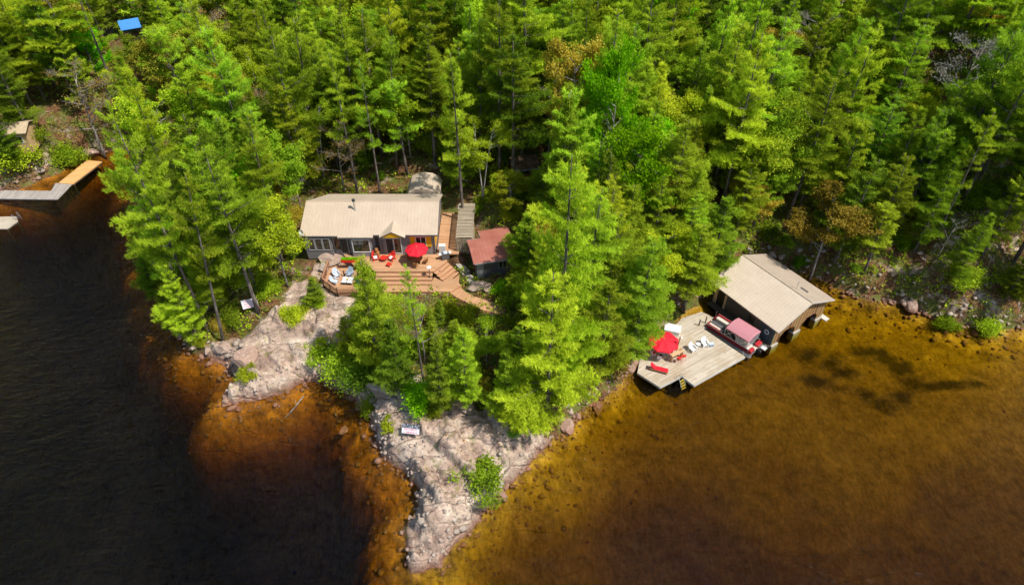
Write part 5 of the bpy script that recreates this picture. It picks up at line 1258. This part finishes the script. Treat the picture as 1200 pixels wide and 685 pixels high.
LIT = [(-5.2, 61.5, 7.6), (-3, 62.5, 7.6), (-1, 63, 7.6), (-4, 57.5, 5), (-2.5, 56.5, 5), (-6.5, 58.5, 5.3), (-9, 60.5, 6), (-13, 61, 6), (-17, 61.5, 6), (-20, 59.5, 5), (-10, 65, 9), (-14, 65, 9), (-19, 65, 9), (-23, 65, 9), (15, 50.5, .6), (18, 53, .6), (22, 53, .6), (28, 58, 4), (32, 60, 5), (31, 65, 4)]
def shades(x, y, z, H, r):
    for a, b, c in LIT:
        h_ = z + H * .92 - c
        if h_ <= 0: continue
        L = h_ / math.tan(SUN_EL); dx, dy = -sdir.x / math.cos(SUN_EL), -sdir.y / math.cos(SUN_EL)
        t_ = (a - x) * dx + (b - y) * dy
        if -1 < t_ < L and abs((a - x) * dy - (b - y) * dx) < r * (1 - .6 * max(0, t_) / L) + .5: return True
    return False
excl = [[(-26, 62), (-5, 62), (-5, 76), (-26, 74)], [(-8, 60), (-.5, 58), (1, 69), (-8, 69)], [(12, 46), (27, 50), (40, 57), (33, 68), (20, 60)]]
sp_names = {'pine_tree': 'white pine', 'open_pine': 'open crowned bare trunked pine', 'spruce_tree': 'dark narrow spruce', 'cedar_tree': 'yellow green cedar', 'maple_tree': 'light green maple', 'birch_tree': 'pale stemmed birch', 'budding_tree': 'reddish budding tree', 'bare_tree': 'grey leafless tree', 'young_pine': 'young pine'}
def region(x, y):
    if y > 96: return 'on the far hillside at the upper left' if x < -30 else ('on the far hillside at the upper right' if x > 30 else 'on the far hillside at the top middle')
    if x < -52: return 'behind the docks of the left bay'
    if x < -24: return 'crowding the left headland'
    if x > 28: return 'above the rocky shore right of the boathouse'
    if y > 69: return 'in the forest behind the cabin and the shed'
    return 'on the slope between the shed and the dock'
cand = []
y = 38.0
while y < 128:
    sp = 3.4 if y < 75 else (3.8 if y < 95 else 4.3)
    x = -112.0 + rnd.uniform(0, sp)
    while x < 112:
        cand.append((x + rnd.uniform(-.42, .42) * sp, y + rnd.uniform(-.42, .42) * sp)); x += sp
    y += sp * .92
cnt = {}
for x, y in cand:
    u, v = proj(x, y, ground(x, y) + 8)
    if u < -70 or u > 1270 or v < -70: continue
    j, i = gidx(x, y)
    if SD[j, i] < 1.2 or ROCK[j, i] > .57: continue
    if any(pin(x, y, P) for P in excl): continue
    if any(math.hypot(x - a, y - b) < r * .62 + .6 for a, b, r in POS): continue
    z = ground(x, y); nz = vnoise(np.array([x * .06 + 5]), np.array([y * .06]))[0]; nz2 = vnoise(np.array([x * .11]), np.array([y * .11 + 9]))[0]
    q = rnd.random()
    if q < .50 + .25 * nz: key = rnd.choice(['pineA', 'pineB', 'pineC', 'pineD', 'pineE', 'pineF', 'pineF', 'pineG', 'pineA', 'pineC'])
    elif q < .66 + .10 * nz: key = rnd.choice(['hemA', 'hemB', 'hemA'])
    elif q < .93: key = rnd.choice(['mapA', 'mapB', 'birch', 'mapB', 'cedar'])
    elif q < .96: key = 'bare'
    else: key = 'dead'
    H = {'pineF': 19, 'pineG': 17, 'pineA': 19, 'pineB': 16, 'pineC': 21, 'pineD': 12.5, 'pineE': 18, 'hemA': 16, 'hemB': 12, 'mapA': 14, 'mapB': 11, 'birch': 13, 'cedar': 8, 'bare': 11, 'dead': 10}[key] * rnd.uniform(.66, 1.2)
    if SD[j, i] < 5: H *= .72
    o = PR[key]; Rr = o['_r'] * (H / o['_h']) ** .75 * rnd.uniform(.74, 1.04); ok = False
    for tr_ in range(4):
        if not hides(x, y, z, H, Rr, o['_cb']): ok = True; break
        H *= .72; Rr *= .8
        if H < 3.5: break
    if not ok: continue
    if shades(x, y, z, H, Rr): continue
    if o.name.split('.')[0] == 'pine_tree' and cnt.get('pine_tree', 0) >= 262: key = rnd.choice(['hemA', 'pineG', 'cedar']); o = PR[key]
    leaf = L_pine if key == 'hemA' and rnd.random() < .4 else None
    if key.startswith('pine') and rnd.random() < .3: leaf = rnd.choice([L_pine2, L_dark])
    if key in ('mapA', 'mapB'): leaf = rnd.choice([None, L_gold, L_pine2, L_lime, L_pine2, L_pine])
    sp_ = o.name.split('.')[0]; reg = region(x, y); lab = sp_names[sp_] + ' ' + reg
    place(key, x, y, z, H, Rr, None, lab, lab.replace(sp_names[sp_], sp_names[sp_] + 's'), leaf, rnd.uniform(-.04, .04)); cnt[sp_] = cnt.get(sp_, 0) + 1
    POS.append((x, y, .0))
print('FOREST', cnt, sum(cnt.values()))

# shrubs along the shore, in the clearings and on the rocks
def shr(key, x, y, s, lab, grp=None, leaf=None): place(key, x, y, ground(x, y) + .03, PR[key]['_h'] * s, PR[key]['_r'] * s, None, lab, grp, leaf)
for key, u, v, s, lab, lf in [('shC', 492, 468, 1.0, 'bright green bush right above the sign on the lower rocks', None), ('shB', 374, 415, .8, 'low bright bush in the middle of the left rocks', L_lime),
    ('shD', 288, 440, 1.3, 'small yellow green bush at the water edge of the left rocks', None), ('shA', 510, 480, .8, 'yellow green bush right of the bright green bush', None), ('shC', 402, 436, 1.3, 'tall green bush on the shore below the small bushy pine', L_pine), ('shC', 424, 450, 1.2, 'dark green bush between the left rocks and the lower rocks', L_dark), ('shC', 437, 476, .8, 'leaning green bush left of the lower rocks', L_pine2),
    ('shA', 602, 500, .7, 'small bush under the broad bright pine', L_fresh), ('shB', 566, 562, 1.25, 'low sparse green bush sprawling over the outermost rocks', L_pine), ('shC', 1112, 372, .7, 'yellow green bush on the right shore', L_lime), ('shC', 1158, 382, .85, 'taller yellow green bush at the right shoreline', L_lime),
    ('shB', 1135, 325, .8, 'spreading green bush on the right bank', None), ('shC', 30, 208, 1.7, 'green bush between the grey dock and the left bank', L_lime), ('shC', 78, 190, 1.4, 'green bush above the orange dock', L_pine2),
    ('shA', 370, 355, .7, 'small bush at the foot of the little dark pine', L_lime), ('shD', 455, 500, 1.1, 'tuft of leaves left of the sign on the lower rocks', L_lime), ('shA', 345, 372, .9, 'yellow green bush beside the banner sign', L_lime),
    ('shC', 590, 340, .6, 'bush at the shed front corner', L_fresh), ('shA', 545, 372, .9, 'bush below the walkway', L_lime), ('shB', 380, 303, .5, 'low bush beside the boulder at the cabin corner', L_lime),
    ('shD', 380, 405, 1.0, 'tuft of leaves right of the low bright bush on the left rocks', L_lime)]:
    x, y, z = gpt(u, v); shr(key, x, y, s, lab, None, lf)
k = 0
for t_ in range(4000):
    if k >= 230: break
    x = rnd.uniform(-85, 75); y = rnd.uniform(38, 100); j, i = gidx(x, y)
    if SD[j, i] < .7 or ROCK[j, i] > .45: continue
    if SD[j, i] > 7 and rnd.random() < .45: continue
    if any(pin(x, y, P) for P in excl): continue
    u, v = proj(x, y, ground(x, y) + .8)
    if u < -30 or u > 1230 or any(pin(u, v, P) for P in PA[3:6]): continue
    k += 1; reg = region(x, y); s = rnd.uniform(.5, 1.25); key = rnd.choice(['shA', 'shB', 'shC', 'shC'])
    shr(key, x, y, s, 'green undergrowth bush ' + reg, 'undergrowth bushes ' + reg, rnd.choice([None, L_lime, L_pine2, L_pine, L_gold, L_dark]))
for key, o in PR.items():
    if key not in used:
        for c in kids(o): col.objects.unlink(c)
        col.objects.unlink(o)

# ------------------------------------------------------------------ boulders
def mat_boulder():
    t = NT('boulder'); p = t.pos(); oi = t.n('ShaderNodeObjectInfo').outputs['Random']; n = t.noise(t.pos(obj=True), 1.8, 6, .7)
    c = t.mix(t.ramp(n, [(.3, 0), (.65, 1)]), (.20, .165, .14), (.50, .40, .32)); c = t.mix(t.math('MULTIPLY', oi, .7), c, (.42, .24, .17))
    c = t.mix(t.ramp(t.noise(p, 3.5, 4, .7), [(.55, 0), (.64, .5)]), c, (.60, .58, .5))
    s = t.n('ShaderNodeSeparateXYZ'); t.link(p, s.inputs[0])
    wet = t.math('SUBTRACT', 1, t.math('DIVIDE', s.outputs[2], .85), clamp=True); c = t.mix(t.math('MULTIPLY', wet, .85), c, t.mix(n, (.12, .045, .02), (.36, .15, .075)))
    return t.out(t.bsdf(c, .85, spec=.15, bump=n, bstr=.5, bdist=.06))
MBo = mat_boulder()
def boulder_mesh(seed):
    import bmesh
    bm = bmesh.new(); bmesh.ops.create_icosphere(bm, subdivisions=4, radius=1); r = random.Random(seed); pl = []
    for k in range(11):
        d = Vector((r.gauss(0, 1), r.gauss(0, 1), r.gauss(0, 1))).normalized(); pl.append((d, r.uniform(.55, .85)))
    from mathutils import noise as mn
    for v in bm.verts:
        c = v.co.copy()
        for d, q in pl:
            e = c.dot(d) - q
            if e > 0: c -= d * e * .93
        c *= 1 + .10 * mn.noise(c * 1.7 + Vector((seed, 0, 0))) + .04 * mn.noise(c * 5 + Vector((seed, 3, 0)))
        v.co = c
    me = bpy.data.meshes.new('boulder'); bm.to_mesh(me); bm.free(); me.materials.append(MBo); return me
bms = [boulder_mesh(s) for s in range(7)]
def boulder(x, y, z, sx, sy, sz, label, group=None):
    o = bpy.data.objects.new('boulder', rnd.choice(bms)); col.objects.link(o); o.location = (x, y, z); o.scale = (sx, sy, sz); o.rotation_euler = (rnd.uniform(-.3, .3), rnd.uniform(-.3, .3), rnd.uniform(0, 6.28)); tag(o, label, 'boulder', group); return o
for u, v, s, lab in [(389, 303, (1.9, 1.25, .9), 'big pale boulder at the corner of the cabin deck'), (379, 314, (.8, .7, .5), 'small boulder beside the lower deck'), (107, 181, (2.0, 1.3, 1.1), 'whitish boulder at the end of the orange dock'),
    (289, 418, (2.0, 1.3, 1.1), 'large rounded boulder on the left rocks above the water'), (262, 408, (1.1, .8, .6), 'grey boulder at the left tip of the left rocks'), (450, 458, (.9, 1.9, 1.3), 'tall grey slab leaning at the head of the lower rocks'),
    (700, 476, (1.3, .7, .5), 'flat pale boulder on the shore below the medium pine'), (664, 500, (1.2, .8, .6), 'pale boulder under the broad bright pine'), (747, 428, (.9, .8, .6), 'pale boulder touching the left corner of the dock'),
    (402, 504, (.7, .5, .12), 'flat rock just under the water left of the lower rocks'), (571, 338, (1.0, .6, .5), 'white boulder in front of the red roofed shed'), (560, 336, (1.5, .8, .5), 'pale rock heap at the shed corner'), (1068, 358, (1.2, 1.0, .8), 'rounded tan boulder on the right shore')]:
    x, y, z = gpt(u, v); 
    if 'under the water' in lab: x, y, z = at(u, v, -.25)
    boulder(x, y, z + s[2] * .15, *s, lab)
k = 0; SL = [Vector(p) for p in shore]
def shore_region(x, y):
    if x < -50 and y > 80: return 'left bay'
    if x < -26: return 'left headland'
    if x > 28: return 'right bay'
    return 'middle point' if x < -2 else 'shore below the tall pines'
for a, b_ in zip(SL, SL[1:]):
    L = (b_ - a).length; n_ = (b_ - a).normalized(); nn = Vector((n_.y, -n_.x)); m = int(L / .62)
    for q in range(m):
        if k >= 290 or rnd.random() < .12: continue
        p = a.lerp(b_, (q + rnd.random()) / m) + nn * rnd.gauss(-.1, .6); z = ground(p.x, p.y)
        if z < -.8 or z > 1.3: continue
        if any(pin(p.x, p.y, P) for P in [excl[2]]): continue
        if p.x > 28 and rnd.random() < .5: continue
        s = rnd.choice([.18, .24, .3, .34, .42, .62]) * rnd.uniform(.8, 1.25)
        if z < -.3: s *= .6
        
        if -12 < p.x < 0 and z > .2 and rnd.random() < .7: continue
        k += 1; rg = shore_region(p.x, p.y); boulder(p.x, p.y, z + s * .12, s * rnd.uniform(.9, 1.5), s * rnd.uniform(.7, 1.1), s * rnd.uniform(.5, .85), 'rusty shoreline boulder along the ' + rg, 'shoreline boulders along the ' + rg)
# rubble: uncountable stones on shore, bank and shallow bed
rs = np.random.RandomState(3); n = 42000
px_ = rs.uniform(-66, 76, n); py_ = rs.uniform(28, 100, n)
gi = np.clip(np.searchsorted(xs, px_), 0, len(xs) - 1); gj = np.clip(np.searchsorted(ys, py_), 0, len(ys) - 1)
sdv = SD[gj, gi]; rk = ROCK[gj, gi]; zz = Z[gj, gi]
inex = inpoly(px_, py_, excl[0]) | inpoly(px_, py_, excl[1]) | inpoly(px_, py_, excl[2])
pr_ = np.where(sdv < 0, np.exp(sdv / 2.2) * .9, np.exp(-sdv / 1.0)) + np.where((rk > .5) & (sdv > 0), .012, 0) + np.where((px_ > 45) & (rk > .4), .25, 0)
keep = (rs.rand(n) < pr_) & ~inex
px_, py_, zz, sdv = px_[keep], py_[keep], zz[keep], sdv[keep]; n = len(px_)
ico_v = np.array([(0, 0, 1), (.9, 0, .3), (.2, .85, .35), (-.8, .5, .25), (-.7, -.55, .3), (.3, -.9, .2), (.7, .6, -.4), (-.2, .8, -.5), (-.9, 0, -.4), (-.1, -.8, -.5), (.8, -.4, -.4), (0, 0, -.9)])
ico_f = np.array([(0, 1, 2), (0, 2, 3), (0, 3, 4), (0, 4, 5), (0, 5, 1), (1, 6, 2), (2, 7, 3), (3, 8, 4), (4, 9, 5), (5, 10, 1), (2, 6, 7), (3, 7, 8), (4, 8, 9), (5, 9, 10), (1, 10, 6), (11, 7, 6), (11, 8, 7), (11, 9, 8), (11, 10, 9), (11, 6, 10)])
sc = rs.uniform(.07, .24, n) * np.where(rs.rand(n) < .12, 1.7, 1); an = rs.uniform(0, 6.28, n)
Vv = ico_v[None] * (1 + rs.uniform(-.25, .25, (n, 12, 1))) * np.stack([sc * rs.uniform(.8, 1.5, n), sc, sc * rs.uniform(.5, .9, n)], 1)[:, None, :]
ca, sa = np.cos(an)[:, None], np.sin(an)[:, None]
Vv = np.stack([Vv[..., 0] * ca - Vv[..., 1] * sa + px_[:, None], Vv[..., 0] * sa + Vv[..., 1] * ca + py_[:, None], Vv[..., 2] + (zz + sc * .2)[:, None]], -1).reshape(-1, 3)
Ff = (ico_f[None] + (np.arange(n) * 12)[:, None, None]).reshape(-1, 3)
me = bpy.data.meshes.new('rubble'); me.vertices.add(len(Vv)); me.vertices.foreach_set('co', Vv.astype('f4').ravel()); me.loops.add(Ff.size); me.loops.foreach_set('vertex_index', Ff.astype('i4').ravel())
me.polygons.add(len(Ff)); me.polygons.foreach_set('loop_start', np.arange(0, Ff.size, 3, dtype='i4')); me.update(calc_edges=True); me.materials.append(MBo)
o = bpy.data.objects.new('rubble', me); col.objects.link(o); tag(o, 'loose stones scattered along the shoreline and the shallow bed', 'stones', None, 'stuff')
# undergrowth and grass
def cover(name, n, wfun, lsize, mat, label, cat, up=.6, zr=(.0, .35), seed=9, hw=.3):
    rs = np.random.RandomState(seed); x = rs.uniform(-90, 85, n); y = rs.uniform(38, 118, n)
    gi = np.clip(np.searchsorted(xs, x) - 0, 0, len(xs) - 1); gj = np.clip(np.searchsorted(ys, y), 0, len(ys) - 1)
    sdv = SD[gj, gi]; rk = ROCK[gj, gi]; z = Z[gj, gi]; nz = fbm(x * .22, y * .22, 4)
    inex = inpoly(x, y, excl[0]) | inpoly(x, y, excl[2])
    keep = (rs.rand(n) < wfun(sdv, rk, nz)) & (sdv > .5) & ~inex; x, y, z = x[keep], y[keep], z[keep]; m = len(x); k = 5
    P = np.repeat(np.stack([x, y, z], 1), k, 0) + np.stack([rs.normal(0, .16, m * k), rs.normal(0, .16, m * k), rs.uniform(zr[0], zr[1], m * k)], 1)
    D = unit(rs.normal(0, 1, (m * k, 3)) * (1, 1, .4) + (0, 0, up)); W = unit(np.cross(D, unit(np.array([[0, 0, 1.]]) + rs.normal(0, .6, (m * k, 3)))))
    Lh = np.stack([lsize * rs.uniform(.5, 1.2, m * k), lsize * hw * rs.uniform(.6, 1.2, m * k)], 1)
    me = leafmesh(name, P, D, W, Lh, np.clip(np.repeat(rs.uniform(.1, .9, m), k), 0, 1), mat, True)
    o = bpy.data.objects.new(name, me); col.objects.link(o); tag(o, label, cat, None, 'stuff')
cover('undergrowth', 60000, lambda s, r, nz: np.where(r > .4, 0, .55 * (nz > -.05) + .1), .34, L_lime, 'green undergrowth covering the forest floor', 'undergrowth')
cover('leaf_litter', 60000, lambda s, r, nz: np.where(r > .4, .02, .45), .22, L_rust, 'rust brown leaf litter on the forest floor', 'leaf litter', .1, (0, .05), 10, .4)
cover('grass', 60000, lambda s, r, nz: np.where(r > .4, .16 * (nz > .18), .15 * (nz > .1)), .26, L_lime, 'yellow green grass and moss in the cracks of the rocks', 'grass', 1.6, (0, .05), 12, .12)
